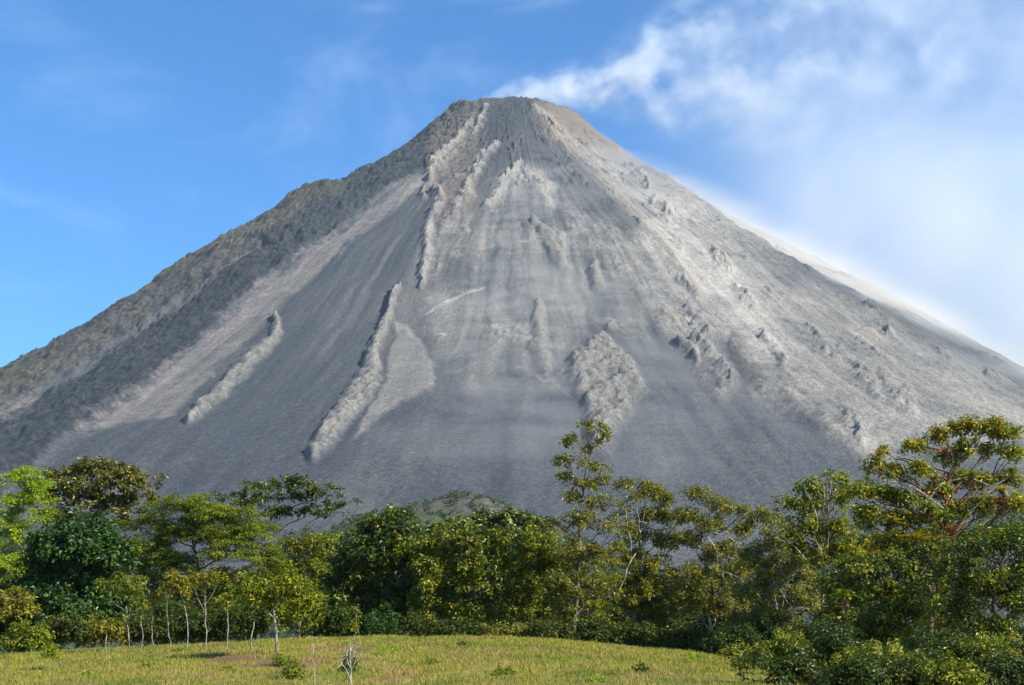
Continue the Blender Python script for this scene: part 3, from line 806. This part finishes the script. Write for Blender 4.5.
for (px, py, rx, ry, Y, pal, lab) in [
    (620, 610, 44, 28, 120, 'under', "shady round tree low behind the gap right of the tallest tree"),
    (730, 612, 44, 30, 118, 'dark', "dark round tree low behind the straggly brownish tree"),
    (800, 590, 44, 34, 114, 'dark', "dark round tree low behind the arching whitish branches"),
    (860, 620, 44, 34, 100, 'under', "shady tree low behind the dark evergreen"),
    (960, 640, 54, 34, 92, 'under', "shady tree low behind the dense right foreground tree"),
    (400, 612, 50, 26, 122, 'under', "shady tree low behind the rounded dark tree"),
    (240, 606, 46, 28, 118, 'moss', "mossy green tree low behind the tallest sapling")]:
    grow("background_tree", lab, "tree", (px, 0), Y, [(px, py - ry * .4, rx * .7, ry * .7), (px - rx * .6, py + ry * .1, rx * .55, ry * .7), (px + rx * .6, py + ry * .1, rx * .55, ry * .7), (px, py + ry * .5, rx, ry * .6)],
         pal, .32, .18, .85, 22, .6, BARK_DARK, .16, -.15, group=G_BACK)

# ---- understorey shrubs along the foot of the trees
US = [  # px, py, rx, ry, Y, palette, label
    (6, 606, 26, 16, 96, 'dusty', "pale brownish shrub at the left edge under the feathery lime tree"),
    (24, 640, 24, 14, 93, 'moss', "low green shrub at the left end of the pasture edge"),
    (62, 632, 24, 14, 95, 'under', "dark shrub at the foot of the near-black big-leaved tree"),
    (104, 632, 20, 14, 96, 'dusty', "brownish shrub just left of the row of live-fence saplings"),
    (146, 630, 24, 11, 98, 'under', "dark shrub behind the leftmost live-fence saplings"),
    (192, 626, 24, 14, 98, 'dark', "dark green shrub behind the middle live-fence saplings"),
    (238, 622, 24, 16, 98, 'dark', "dark green shrub behind the rightmost live-fence saplings"),
    (296, 608, 26, 24, 97, 'warm', "yellow-green bushy shrub just right of the tall leafy sapling"),
    (330, 622, 20, 16, 98, 'dark', "dark low shrub right of the yellow-green bush"),
    (372, 628, 24, 12, 98, 'deep', "deep green shrub under the rounded dark tree"),
    (416, 630, 22, 12, 99, 'under', "shady shrub between the rounded dark tree and the low olive tree"),
    (458, 632, 24, 9, 98, 'dark', "low dark shrub along the crest of the pasture under the low olive tree"),
    (506, 633, 24, 8, 98, 'dusty', "brownish twiggy shrub on the crest left of the tallest tree"),
    (552, 632, 22, 9, 97, 'under', "dim shrub at the foot of the tallest slender tree"),
    (598, 634, 22, 13, 97, 'under', "dark shrub just right of the tallest tree's foot"),
    (642, 636, 24, 11, 95, 'under', "dim green shrub under the loose olive tree"),
    (690, 638, 26, 14, 93, 'under', "dark brownish shrub where the pasture crest starts to fall to the right"),
    (738, 648, 26, 15, 84, 'dark', "dark leafy shrub at the right end of the open pasture"),
    (770, 634, 28, 16, 88, 'dark', "dark leafy shrub under the arching whitish branches"),
    (812, 640, 30, 20, 82, 'under', "shaded shrub below the yellow-dotted tree"),
]
US += [(px, py, rx, ry, Y, pal, "broad shady bush in the second rank, " + where) for (px, py, rx, ry, Y, pal, where) in [
    (-6, 628, 34, 22, 108, 'under', "cut by the photo's left edge"),
    (40, 626, 36, 20, 110, 'dark', "behind the near-black big-leaved tree's left foot"),
    (90, 624, 36, 22, 110, 'under', "behind the near-black big-leaved tree's right foot"),
    (165, 624, 40, 22, 112, 'dark', "behind the golden-tufted saplings"),
    (222, 622, 34, 22, 112, 'under', "behind the short tufted sapling"),
    (345, 622, 36, 22, 112, 'under', "left of the rounded dark tree's stem"),
    (610, 628, 38, 20, 112, 'dark', "right of the tallest tree's stem"),
    (668, 632, 38, 20, 108, 'under', "under the straggly brownish tree"),
    (712, 640, 34, 20, 104, 'dark', "between the straggly tree and the arching-branched tree"),
    (850, 652, 40, 22, 88, 'under', "below the lone bromeliad"),
    (905, 656, 44, 22, 84, 'dark', "at the gnarled tree's foot"),
    (965, 656, 44, 24, 84, 'under', "right of the gnarled tree's foot"),
    (1022, 654, 40, 26, 84, 'dark', "cut by the photo's right edge")]]
G_US = "shrubs along the foot of the tree line"
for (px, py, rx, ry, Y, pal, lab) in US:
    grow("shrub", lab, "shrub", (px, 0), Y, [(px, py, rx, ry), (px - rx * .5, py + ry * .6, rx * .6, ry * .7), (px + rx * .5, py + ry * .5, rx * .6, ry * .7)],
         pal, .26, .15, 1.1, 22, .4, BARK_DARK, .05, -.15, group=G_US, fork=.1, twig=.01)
NEAR = [
    (766, 678, 24, 18, 46, 'dark', "bush at the very bottom where the pasture meets the right-hand thicket"),
    (806, 676, 28, 20, 46, 'under', "second bush along the bottom edge from the pasture's end"),
    (852, 680, 30, 18, 45, 'dark', "third bush along the bottom edge from the pasture's end"),
    (902, 678, 30, 20, 46, 'under', "fourth bush along the bottom edge from the pasture's end"),
    (950, 680, 30, 18, 45, 'warm', "sunlit bush on the bottom edge, second from the right corner"),
    (1004, 678, 32, 22, 46, 'dark', "bush filling the bottom right corner"),
    (780, 658, 30, 22, 58, 'warm', "leafy bush spilling over the pasture's lower right corner"),
    (742, 658, 17, 12, 64, 'mixed', "small round bush at the pasture's right end, left of the spilling bush"),
    (830, 652, 36, 24, 56, 'dark', "dark bush right of the spilling bush at the bottom of the photo"),
    (882, 666, 36, 18, 53, 'warm', "low bright green bush near the bottom edge right of centre"),
    (934, 656, 36, 22, 55, 'dark', "dark bush at the bottom between the bright green bush and the pale-tipped bush"),
    (994, 660, 40, 22, 54, 'mixed', "bush with pale glinting leaf tips in the bottom right corner"),
]
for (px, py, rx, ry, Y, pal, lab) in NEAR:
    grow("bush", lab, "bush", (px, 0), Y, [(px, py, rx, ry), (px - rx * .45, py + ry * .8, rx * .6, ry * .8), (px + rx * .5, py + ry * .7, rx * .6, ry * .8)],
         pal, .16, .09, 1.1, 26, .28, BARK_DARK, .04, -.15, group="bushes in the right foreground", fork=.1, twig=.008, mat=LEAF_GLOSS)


# ---- live-fence saplings with pale stems
def sapling(px, top, foot_py, crown, label, pal='olive', tr=.07, lean=0., Y=None, name="sapling", group="live-fence saplings in a row across the pasture's left side", forks=(), L=.2):
    g = ground_at(px, foot_py); Y = g.y
    s = Y / F / math.cos(PITCH)
    foot = np.array([g.x, g.y, g.z - .08])
    tp = at(px + lean, top, Y); tpn = np.array([tp.x, tp.y, tp.z])
    root = empty(name, foot)
    tr *= .62; tb = Tubes()
    mid = (foot + tpn) / 2 + np.array([RNG.uniform(-.2, .2), 0, 0])
    lead = wob(bez(foot, mid, tpn, 7), .035)
    tb.add(lead, tr, tr * .55, 7)
    for (t, dx, dy) in forks:
        a = lead[int(t * 6)]; b = at(px + dx, dy, Y); b = np.array([b.x, b.y + RNG.uniform(-.4, .4), b.z])
        tb.add(wob(bez(a, (a + b) / 2 + np.array([0, 0, -.1]), b, 5), .03), tr * .6, tr * .2, 5)
    anch = [lead[4], lead[5], lead[6]]
    for (t, dx, dy) in forks:
        b = at(px + dx, dy, Y); anch += [np.array([b.x, b.y, b.z]), (np.array([b.x, b.y, b.z]) + lead[int(t * 6)]) / 2]
    anch = np.array(anch)
    cc = []
    for (cx, cy, rx, ry) in crown:
        c = at(cx, cy, Y); n = max(4, int(rx * ry / 5))
        d = RNG.normal(size=(n, 3)); d = unit(d) * (RNG.random((n, 1)) ** .5)
        p = np.array([c.x, c.y, c.z]) + d * np.array([rx, rx, ry]) * s
        for q in p:
            k = anch[np.argmin(np.sum((anch - q) ** 2, 1) + RNG.random(len(anch)) * .2)]
            if RNG.random() < .4: tb.add(np.stack([k, (k + q) / 2 + RNG.normal(0, .08, 3), q]), .009, .004, 3)
        cc.append(p)
    for k_ in range(len(tb.v)): tb.v[k_] = tb.v[k_] - foot
    tb.build("stem", BARK_STEM, root)
    if cc:
        C = np.concatenate(cc); idx = np.repeat(np.arange(len(C)), 12)
        d = unit(RNG.normal(size=(len(idx), 3)))
        V_, F_, C_ = leaves(C[idx] + d * .22 * RNG.random((len(idx), 1)) ** .5, unit(d + np.array([0, 0, .3])), L, L * .5, tones(pal, len(idx)))
        mesh_np("crown", V_ - foot, [F_], LEAF, root, C_)
    tag(root, label, "sapling", group)
    return root


sapling(277, 582, 656, [(262, 592, 18, 14), (284, 588, 18, 12), (300, 600, 14, 12), (244, 585, 12, 12), (292, 578, 14, 9)], "tallest white-stemmed sapling with a full leafy crown at the right end of the row", 'warm', .10, -8, forks=((.6, -38, 572), (.7, 14, 585)), L=.24)
sapling(252, 622, 650, [], "short bare pale stem leaning slightly just left of the tallest sapling", tr=.07, lean=2)
sapling(226, 606, 649, [(226, 600, 12, 8), (236, 596, 8, 6)], "short sapling with a small yellow-green tuft, second stem left of the tallest sapling", 'warm', .05, 1)
sapling(205, 596, 648, [(200, 582, 14, 10), (214, 576, 12, 8), (190, 578, 9, 7)], "thin sapling with a Y-shaped fork in the middle of the row", 'gold', .055, 0, forks=((.8, -12, 584), (.85, 12, 582)))
sapling(186, 606, 649, [(184, 586, 9, 12), (178, 578, 7, 8)], "sapling with a narrow golden tuft, just left of the Y-forked one", 'gold', .055, -1, forks=((.8, -7, 590),))
sapling(170, 604, 650, [(166, 588, 9, 10), (172, 576, 7, 8)], "sapling with upright golden shoots, second left of the Y-forked one", 'gold', .05, -3)
sapling(155, 614, 650, [(152, 600, 8, 8)], "very thin short stem between two golden-tufted saplings and the forked one on the left", 'gold', .04, -2)
sapling(141, 620, 652, [(142, 604, 9, 8)], "slim stem with a sparse olive tuft, next right of the long-forked sapling", 'olive', .04, 0)
sapling(127, 606, 652, [(116, 590, 14, 8), (134, 588, 12, 9), (104, 584, 10, 7), (124, 578, 10, 6)], "sapling with a long branch forking up to the left and an olive crown", 'olive', .06, -1, forks=((.9, -24, 590), (.8, 8, 592)))
sapling(107, 634, 656, [], "stubby pale post-like stem at the left end of the row", tr=.055, lean=0)
sapling(56, 660, 672, [(52, 652, 9, 7)], "tiny seedling at the far left of the pasture, apart from the row", 'moss', .02, -1, group=None)
sapling(355, 606, 640, [(357, 612, 3.5, 6), (356, 622, 4, 6), (355, 630, 3.5, 5)], "narrow column-like golden shrub standing on the crest right of the row", 'gold', .03, 0, group=None)

# bare twig shrubs standing in the front of the field
def bare_shrub(name, px, foot_py, top, arms, label, tr=.035):
    g = ground_at(px, foot_py); Y = g.y; foot = np.array([g.x, g.y, g.z - .05])
    root = empty(name, foot); tb = Tubes()
    t = at(px - 2, top, Y); t = np.array([t.x, t.y, t.z])
    lead = wob(bez(foot, (foot + t) / 2, t, 7), .02); tb.add(lead, tr, tr * .3, 6)
    for (k, dx, dy) in arms:
        a = lead[k]; b = at(px + dx, dy, Y); b = np.array([b.x, b.y + RNG.uniform(-.2, .2), b.z])
        m_ = (a + b) / 2; bp = wob(bez(a, m_, b, 5), .02); tb.add(bp, tr * .5, tr * .18, 4)
        for q in range(3):
            e = b + RNG.normal(0, .18, 3) + np.array([0, 0, .12]); tb.add(np.stack([bp[3], (bp[3] + e) / 2, e]), tr * .25, tr * .1, 3)
    for k_ in range(len(tb.v)): tb.v[k_] = tb.v[k_] - foot
    tb.build("stem", BARK_PALE, root)
    tag(root, label, "dead shrub")
    return root


bare_shrub("dead_sapling", 352, 700, 640, [(2, -12, 660), (3, -6, 650), (4, 8, 645), (3, 6, 655), (5, 3, 638)], "bare whitish twiggy sapling at the bottom of the field")
bare_shrub("stick", 315, 690, 642, [(4, 2, 650)], "thin dark upright stick left of the bare twiggy sapling", .022)


# small leafy weeds on the field
def weed(px, py, r, hgt, pal, label, n=150, L=.14):
    g = ground_at(px, py); foot = np.array([g.x, g.y, g.z]); s = g.y / F
    root = empty("weed_clump", foot)
    rr = r * s; hh = hgt * s
    d = unit(RNG.normal(size=(n, 3))); d[:, 2] = np.abs(d[:, 2])
    P_ = d * RNG.random((n, 1)) ** .5 * np.array([rr, rr, hh])
    tb = Tubes()
    for q in P_[:: max(1, n // 14)]: tb.add(np.stack([q * np.array([.1, .1, 0]), q * .55, q]), .012, .005, 3)
    tb.build("stem", BARK_MID, root)
    V_, F_, C_ = leaves(P_, d, L, L * .55, tones(pal, n))
    mesh_np("foliage", V_, [F_], LEAF, root, C_)
    tag(root, label, "weeds", "leafy weed clumps dotted over the pasture")


for a in [(293, 680, 12, 22, 'moss', "leafy weed clump left of the thin upright stick", 420),
          (350, 672, 10, 20, 'dark', "dark weed clump wrapped round the foot of the bare twiggy sapling", 320),
          (280, 668, 8, 16, 'moss', "green weed clump below the tallest sapling's foot", 200),
          (386, 655, 11, 6, 'lime', "flat bright weed patch right of the bare twiggy sapling", 200),
          (640, 672, 8, 8, 'dark', "small dark weed clump alone on the right part of the pasture", 160),
          (690, 664, 6, 12, 'lime', "upright bright green weed near the pasture's right end", 120),
          (505, 676, 13, 8, 'moss', "broad low weed clump in the middle of the pasture", 220),
          (432, 664, 8, 6, 'moss', "small weed clump left of the broad low one", 110),
          (560, 662, 8, 4, 'lime', "thin bright weed patch below the tallest tree", 90),
          (150, 668, 9, 6, 'moss', "weed clump below the olive-crowned sapling", 110),
          (90, 676, 10, 6, 'lime', "bright weed patch at the lower left of the pasture", 120),
          (228, 672, 8, 6, 'moss', "weed clump below the small tufted sapling", 110),
          (598, 682, 9, 6, 'lime', "bright weed patch at the bottom edge right of the middle", 110),
          (462, 646, 7, 4, 'dark', "dark weed clump high on the crest of the pasture", 90)]:
    weed(*a)


# ---- bromeliads perched on the gnarled tree
def brom_mesh(kind, seed):
    rg = np.random.default_rng(seed); n = 34; V_ = []; F_ = []; C_ = []; k = 0
    for i in range(n):
        a = rg.uniform(0, 2 * math.pi); el = rg.uniform(.25, 1.3); L = rg.uniform(.5, .85); w = .055
        hd = np.array([math.cos(a), math.sin(a), 0]); sd = np.array([-math.sin(a), math.cos(a), 0])
        pts = [hd * L * t * math.cos(el) * (1 + .5 * t) + np.array([0, 0, L * (t * math.sin(el) - .45 * t * t * t)]) for t in (0, .35, .7, 1.)]
        ws = [w * .7, w, w * .7, .004]
        for p, ww in zip(pts, ws): V_ += [p - sd * ww, p + sd * ww]
        for j in range(3): F_.append([k + 2 * j, k + 2 * j + 1, k + 2 * j + 3, k + 2 * j + 2])
        k += 8
        c0 = {'green': (.14, .18, .02), 'gold': (.30, .24, .03), 'red': (.28, .10, .03)}[kind]
        c = np.array(c0) * rg.uniform(.7, 1.3)
        C_ += [c * .6, c * .6, c, c, c * 1.1, c * 1.1, c * 1.2, c * 1.2]
    return np.array(V_), np.array(F_), np.array(C_)


protos = []
for kind, sd in (('green', 1), ('gold', 2), ('red', 3)):
    V_, F_, C_ = brom_mesh(kind, sd)
    rg = np.random.default_rng(sd)
    root = empty("bromeliad", (0, 0, 0))
    mesh_np("leaf_rosette", V_, [F_], LEAF, root, C_)
    # dead leaves and roots hanging below
    n = 60; d = rg.normal(0, .09, (n, 3)); P_ = d * np.array([1, 1, 2.6]) + np.array([0, 0, -.22])
    o3 = unit(d * np.array([1, 1, 0]) + np.array([0, 0, -1.]))
    V2, F2, C2 = leaves(P_, o3, .32, .07, np.tile(np.array([[.10, .055, .03]]), (n, 1)) * rg.uniform(.6, 1.6, (n, 1)))
    mesh_np("root_mass", V2, [F2], LEAF, root, C2)
    protos.append(root)
BL = [(893, 522, 1, 1.0, "gold-leaved bromeliad on the left limbs of the gnarled tree"),
      (928, 508, 0, 1.25, "large green bromeliad in the middle of the gnarled tree"),
      (944, 518, 0, 1.3, "bright yellow-green bromeliad just right of the tree's middle"),
      (952, 532, 2, 1.1, "reddish bromeliad below the bright yellow-green one"),
      (971, 478, 0, 1.15, "green bromeliad on the high forked limb right of the middle"),
      (1002, 492, 1, 1.2, "gold bromeliad near the right edge of the photo"),
      (1000, 504, 2, 1.0, "reddish bromeliad under the gold one near the right edge"),
      (945, 452, 2, .9, "small reddish bromeliad high on the centre limb"),
      (934, 478, 1, .95, "small gold bromeliad halfway up the centre limb"),
      (880, 470, 1, .7, "tiny gold bromeliad on the upper left limbs"),
      (878, 556, 2, .9, "reddish bromeliad low on the left side of the gnarled tree"),
      (916, 540, 1, 1.2, "wide gold bromeliad at the fork of the main limbs"),
      (1012, 472, 0, .9, "small green bromeliad at the extreme right edge"),
      (843, 596, 0, 1.0, "lone yellow-green bromeliad on a hanging root mass at the dark evergreen's left side"),
      (975, 440, 1, .75, "tiny gold bromeliad near the top of the gnarled tree")]
used = set()
for (px, py, k, sc_, lab) in BL:
    Yb = 71.5 if px == 843 else 84 - 2.3
    p = at(px, py, Yb)
    if k not in used:
        r_ = protos[k]; used.add(k)
    else:
        r_ = protos[k].copy(); COL.objects.link(r_)
        for ch in protos[k].children:
            c_ = ch.copy(); COL.objects.link(c_); c_.parent = r_
    r_.location = p; r_.rotation_euler = (RNG.uniform(-.25, .25), RNG.uniform(-.25, .25), RNG.uniform(0, 6.2)); r_.scale = (sc_,) * 3
    tag(r_, lab, "bromeliad", "bromeliads perched on the gnarled tree at the right")


# ------------------------------------------------------------------ grass
def build_grass():
    n = 400000
    y = 36 + (CREST + 7 - 36) * RNG.random(n) ** .8
    x = RNG.uniform(-.40, .30, n) * y
    s = soil(x, y); dn = fbm(x / 2.2, y / 2.2, 7, 3)
    keep = (RNG.random(n) > s * .78) & (RNG.random(n) < .55 + dn * .9)
    x = x[keep]; y = y[keep]; dn = dn[keep]; s = s[keep]; n = len(x)
    z = gz(x, y)
    tuft = np.clip(fbm(x / .8, y / .8, 9, 2) * 1.8 + .4, 0, 1)
    hh = (.04 + .17 * tuft * RNG.random(n) + .05 * RNG.random(n))
    wd = (.014 + .012 * RNG.random(n)) * (y / 55)
    a = RNG.uniform(0, math.pi, n); le = RNG.normal(0, .45, (n, 2)) * hh[:, None]
    dx = np.cos(a) * wd; dy = np.sin(a) * wd
    V_ = np.stack([np.stack([x - dx, y - dy, z - .02], -1), np.stack([x + dx, y + dy, z - .02], -1), np.stack([x + le[:, 0], y + le[:, 1], z + hh], -1)], 1).reshape(-1, 3)
    Fc = np.arange(n * 3).reshape(-1, 3)
    f = np.clip(.35 + fbm(x / 7, y / 7, 4, 3) * 1.4 - fbm(x / 1.6, y / 2.2, 14, 2) * 1.2 + RNG.normal(0, .18, n), 0, 1)[:, None]
    dry = np.clip(fbm(x / 2.6, y / 5, 12, 4, .65) * 2.3 + .06 + .45 * s + RNG.normal(0, .15, n), 0, 1)[:, None]
    c = np.array([.135, .165, .02]) * f + np.array([.27, .255, .035]) * (1 - f)
    c = c * (1 - dry) + np.array([.34, .23, .085]) * dry
    c = c * RNG.uniform(.7, 1.3, (n, 1))
    tag(mesh_np("grass", V_, [Fc], GRASSM, None, np.repeat(c, 3, 0)), "sunlit yellow-green pasture grass covering the low rise", "grass", kind="stuff")


build_grass()

# ------------------------------------------------------------------ smoke, dust and haze
def vol_mat(name, col=(1, 1, 1), aniso=.3):
    m, nd = new_mat(name)
    v = nd.n('ShaderNodeVolumePrincipled')
    v.inputs['Color'].default_value = (*col, 1); v.inputs['Anisotropy'].default_value = aniso
    o = nd.n('ShaderNodeOutputMaterial'); nd.put(o.inputs['Volume'], v.outputs[0])
    return m, nd, v


def box(name, lo, hi, mat):
    x0, y0, z0 = lo; x1, y1, z1 = hi
    v = [(x0, y0, z0), (x1, y0, z0), (x1, y1, z0), (x0, y1, z0), (x0, y0, z1), (x1, y0, z1), (x1, y1, z1), (x0, y1, z1)]
    f = [(0, 3, 2, 1), (4, 5, 6, 7), (0, 1, 5, 4), (1, 2, 6, 5), (2, 3, 7, 6), (3, 0, 4, 7)]
    return mesh_np(name, np.array(v, float), [np.array(f)], mat)


def build_plume():
    m, nd, v = vol_mat("volcanic_smoke", (1, 1, 1), .0)
    tc = nd.n('ShaderNodeTexCoord').outputs['Object']
    sp = nd.n('ShaderNodeSeparateXYZ'); nd.put(sp.inputs[0], tc)
    X, Yy, Z = sp.outputs
    warp = nd.n('ShaderNodeTexNoise'); nd.put(warp.inputs['Vector'], tc); warp.inputs['Scale'].default_value = .0042; warp.inputs['Detail'].default_value = 3
    w = nd.n('ShaderNodeSeparateXYZ'); nd.put(w.inputs[0], warp.outputs['Color'])
    # s = distance down-wind from the vent
    s = nd.m('ADD', X, 66.)
    sc = nd.m('MAXIMUM', s, 0.)
    cz = nd.m('ADD', 1152., nd.m('MULTIPLY', nd.m('POWER', sc, .82), .68))   # rising centre line
    rad = nd.m('ADD', 12., nd.m('MULTIPLY', sc, .32))
    dz = nd.m('SUBTRACT', nd.m('ADD', Z, nd.m('MULTIPLY', nd.m('SUBTRACT', w.outputs[0], .5), nd.m('MULTIPLY', rad, 1.6))), cz)
    dy = nd.m('ADD', nd.m('SUBTRACT', Yy, nd.ramp(s, 0., 300., 2930., 3010.)), nd.m('MULTIPLY', nd.m('SUBTRACT', w.outputs[1], .5), rad))
    d = nd.m('SQRT', nd.m('ADD', nd.m('MULTIPLY', dz, dz), nd.m('MULTIPLY', dy, dy)))
    q = nd.m('DIVIDE', d, rad)
    core = nd.ramp(q, .1, 1.05, 1., 0.)
    st = nd.map(tc, (.85, 1, 1), rot=(0, math.radians(40), 0))
    n1 = nd.noise(st, .0085, 5, .62, .25)
    n2 = nd.ramp(n1, .46, .72)
    fade = nd.ramp(s, 0., 1500., 1., .0)
    puff = nd.ramp(s, 100., 520., 2.6, .75)
    den = nd.m('MULTIPLY', nd.m('MULTIPLY', core, n2), nd.m('MULTIPLY', fade, puff))
    den = nd.m('MULTIPLY', den, nd.ramp(s, 0., 12.))
    near = nd.m('MULTIPLY', nd.m('MULTIPLY', core, nd.ramp(nd.noise(tc, .022, 4, .65, .8), .40, .66)), nd.ramp(s, 60., 420., 1., 0.))
    den = nd.m('ADD', den, nd.m('MULTIPLY', nd.m('MULTIPLY', near, 1.1), nd.ramp(s, 0., 12.)))
    # thin smoke drifting down-wind on the lee side
    lee = nd.m('MULTIPLY', nd.ramp(nd.m('SUBTRACT', X, nd.m('MULTIPLY', nd.m('SUBTRACT', Z, 800.), .25)), 60., 900.), nd.ramp(nd.noise(st, .0022, 3, .55, .4), .25, .8))
    lee = nd.m('MULTIPLY', nd.m('MULTIPLY', lee, nd.ramp(Z, 620., 1400., 2.6, .5)), nd.ramp(nd.m('ABSOLUTE', dy), 150., 420., 1., 0.))
    lee = nd.m('MULTIPLY', lee, nd.m('MULTIPLY', nd.ramp(X, 1500., 1800., 1., 0.), nd.ramp(Z, 1500., 1950., 1., 0.)))
    tot = nd.m('ADD', nd.m('MULTIPLY', den, .023), nd.m('MULTIPLY', lee, .0017))
    nd.put(v.inputs['Density'], tot)
    o = box("smoke_plume", (-72, 2640, 560), (1800, 3380, 1960), m)
    tag(o, "white volcanic smoke blowing right from the crater and thinning downwind", "smoke", kind="stuff")


def build_dust():
    """ash dust raised by rockfalls, a thin blanket over the lee slope"""
    az = np.radians(np.linspace(-8, 128, 90)); r = np.linspace(150, 1500, 90)
    R, A = np.meshgrid(r, az)
    x = VX + R * np.sin(A); y = VY - R * np.cos(A); h = vbase(R, A) - settle(R, A) + 3
    deg = np.degrees(A)
    th = 85 * sstep(22, 60, deg) * sstep(127, 95, deg) * sstep(330, 620, R) * sstep(1500, 1050, R)
    th = th + 90 * np.exp(-((deg - 34) / 20) ** 2 - ((R - 620) / 260) ** 2) + 12 * np.exp(-((deg - 0) / 12) ** 2 - ((R - 900) / 260) ** 2)
    e = sstep(-8, 0, deg) * sstep(128, 118, deg) * sstep(150, 200, R) * sstep(1500, 1400, R)
    th = th * e * (1 + .35 * fbm(x / 90, y / 90, h / 90, 3))
    n1, n2 = R.shape
    top = np.stack([x, y, h + 6 * e + th], -1).reshape(-1, 3)
    bot = np.stack([x, y, h - 30 + 0 * th], -1).reshape(-1, 3)
    N = n1 * n2
    i = np.arange(n1 - 1)[:, None]; j = np.arange(n2 - 1)[None]
    ft = np.stack([i * n2 + j, (i + 1) * n2 + j, (i + 1) * n2 + j + 1, i * n2 + j + 1], -1).reshape(-1, 4)
    fb = ft + N; ft = ft[:, ::-1]
    side = []
    rim = [(k, k + 1) for k in range(n2 - 1)] + [((k) * n2 + n2 - 1, (k + 1) * n2 + n2 - 1) for k in range(n1 - 1)] + \
          [((n1 - 1) * n2 + k + 1, (n1 - 1) * n2 + k) for k in range(n2 - 1)] + [((k + 1) * n2, k * n2) for k in range(n1 - 1)]
    for a, b in rim: side.append((a, b, b + N, a + N)[::-1])
    m, nd, v = vol_mat("ash_dust", (1., .97, .92), .3)
    tc = nd.n('ShaderNodeTexCoord').outputs['Object']
    nn = nd.noise(nd.map(tc, (.5, 1., 1.6), rot=(0, math.radians(25), 0)), .011, 5, .6, .5)
    sp = nd.n('ShaderNodeSeparateXYZ'); nd.put(sp.inputs[0], tc)
    dx = nd.m('SUBTRACT', sp.outputs[0], VX); dy_ = nd.m('SUBTRACT', sp.outputs[1], VY)
    rr = nd.m('SQRT', nd.m('ADD', nd.m('MULTIPLY', dx, dx), nd.m('MULTIPLY', dy_, dy_)))
    hs = nd.m('ADD', sp.outputs[2], nd.m('SUBTRACT', nd.m('MULTIPLY', rr, .671), 1166.))
    thin = nd.m('POWER', nd.ramp(hs, 0., 85., 1., 0., False), 2.2)
    nd.put(v.inputs['Density'], nd.m('MULTIPLY', nd.m('MULTIPLY', nd.ramp(nn, .30, .75), thin), .0115))
    o = mesh_np("dust_cloud", np.concatenate([top, bot]), [ft, fb, np.array(side)], m)
    tag(o, "thin pale ash dust drifting over the volcano's right slope", "dust", kind="stuff")


build_plume()
build_dust()

m, nd, v = vol_mat("air_haze", (.74, .90, 1.), .2)
v.inputs['Density'].default_value = 3.3e-5
tag(box("haze", (-9100, -9100, -170), (9100, 9100, 1215), m), "thin blue haze in the air", "haze", kind="stuff")

# ------------------------------------------------------------------ light
S = Vector((.70, -.42, .58)).normalized()
sun = bpy.data.lights.new("sun", 'SUN'); sun.energy = 5.0; sun.angle = math.radians(.53); sun.color = (1, .94, .82)
so = bpy.data.objects.new("sun", sun); COL.objects.link(so)
so.rotation_euler = (-S).to_track_quat('-Z', 'Y').to_euler()
so.location = (50, -50, 100)

w = bpy.data.worlds.new("World"); SC.world = w; w.use_nodes = True
nd = Nd(w.node_tree)
sky = nd.n('ShaderNodeTexSky', sky_type='NISHITA'); sky.sun_disc = False
sky.sun_elevation = math.asin(S.z); sky.sun_rotation = math.atan2(S.x, S.y)
sky.altitude = 400; sky.air_density = 1.0; sky.dust_density = .3; sky.ozone_density = 3.0
g = nd.n('ShaderNodeNewGeometry').outputs['Incoming']
tcw = nd.n('ShaderNodeTexCoord').outputs['Generated']
cw = nd.map(tcw, (1.2, 1., 3.6), rot=(0, math.radians(-24), 0))
c1 = nd.noise(cw, 3.2, 7, .6, .9)
c2 = nd.noise(tcw, 1.7, 3, .5, .3)
cl = nd.m('MULTIPLY', nd.ramp(c1, .46, .80), nd.ramp(c2, .35, .65))
cl = nd.m('MULTIPLY', cl, .2)
blue = nd.mix(1., sky.outputs[0], (.41, .85, 1.2, 1), 'MULTIPLY')
colr = nd.mix(cl, blue, (6.0, 7.4, 9.0, 1))
bg = nd.n('ShaderNodeBackground'); nd.put(bg.inputs[0], colr); bg.inputs[1].default_value = .092
wo = nd.n('ShaderNodeOutputWorld'); nd.put(wo.inputs[0], bg.outputs[0])

SC.view_settings.view_transform = 'Standard'
SC.view_settings.look = 'None'
SC.view_settings.exposure = 0.9
SC.view_settings.gamma = 1
SC.view_settings.use_curve_mapping = False
cy = SC.cycles
cy.use_denoising = True
cy.max_bounces = 6; cy.diffuse_bounces = 3; cy.glossy_bounces = 2; cy.transmission_bounces = 3; cy.volume_bounces = 2; cy.transparent_max_bounces = 8
cy.volume_step_rate = .6; cy.volume_max_steps = 256
cy.sample_clamp_indirect = 8
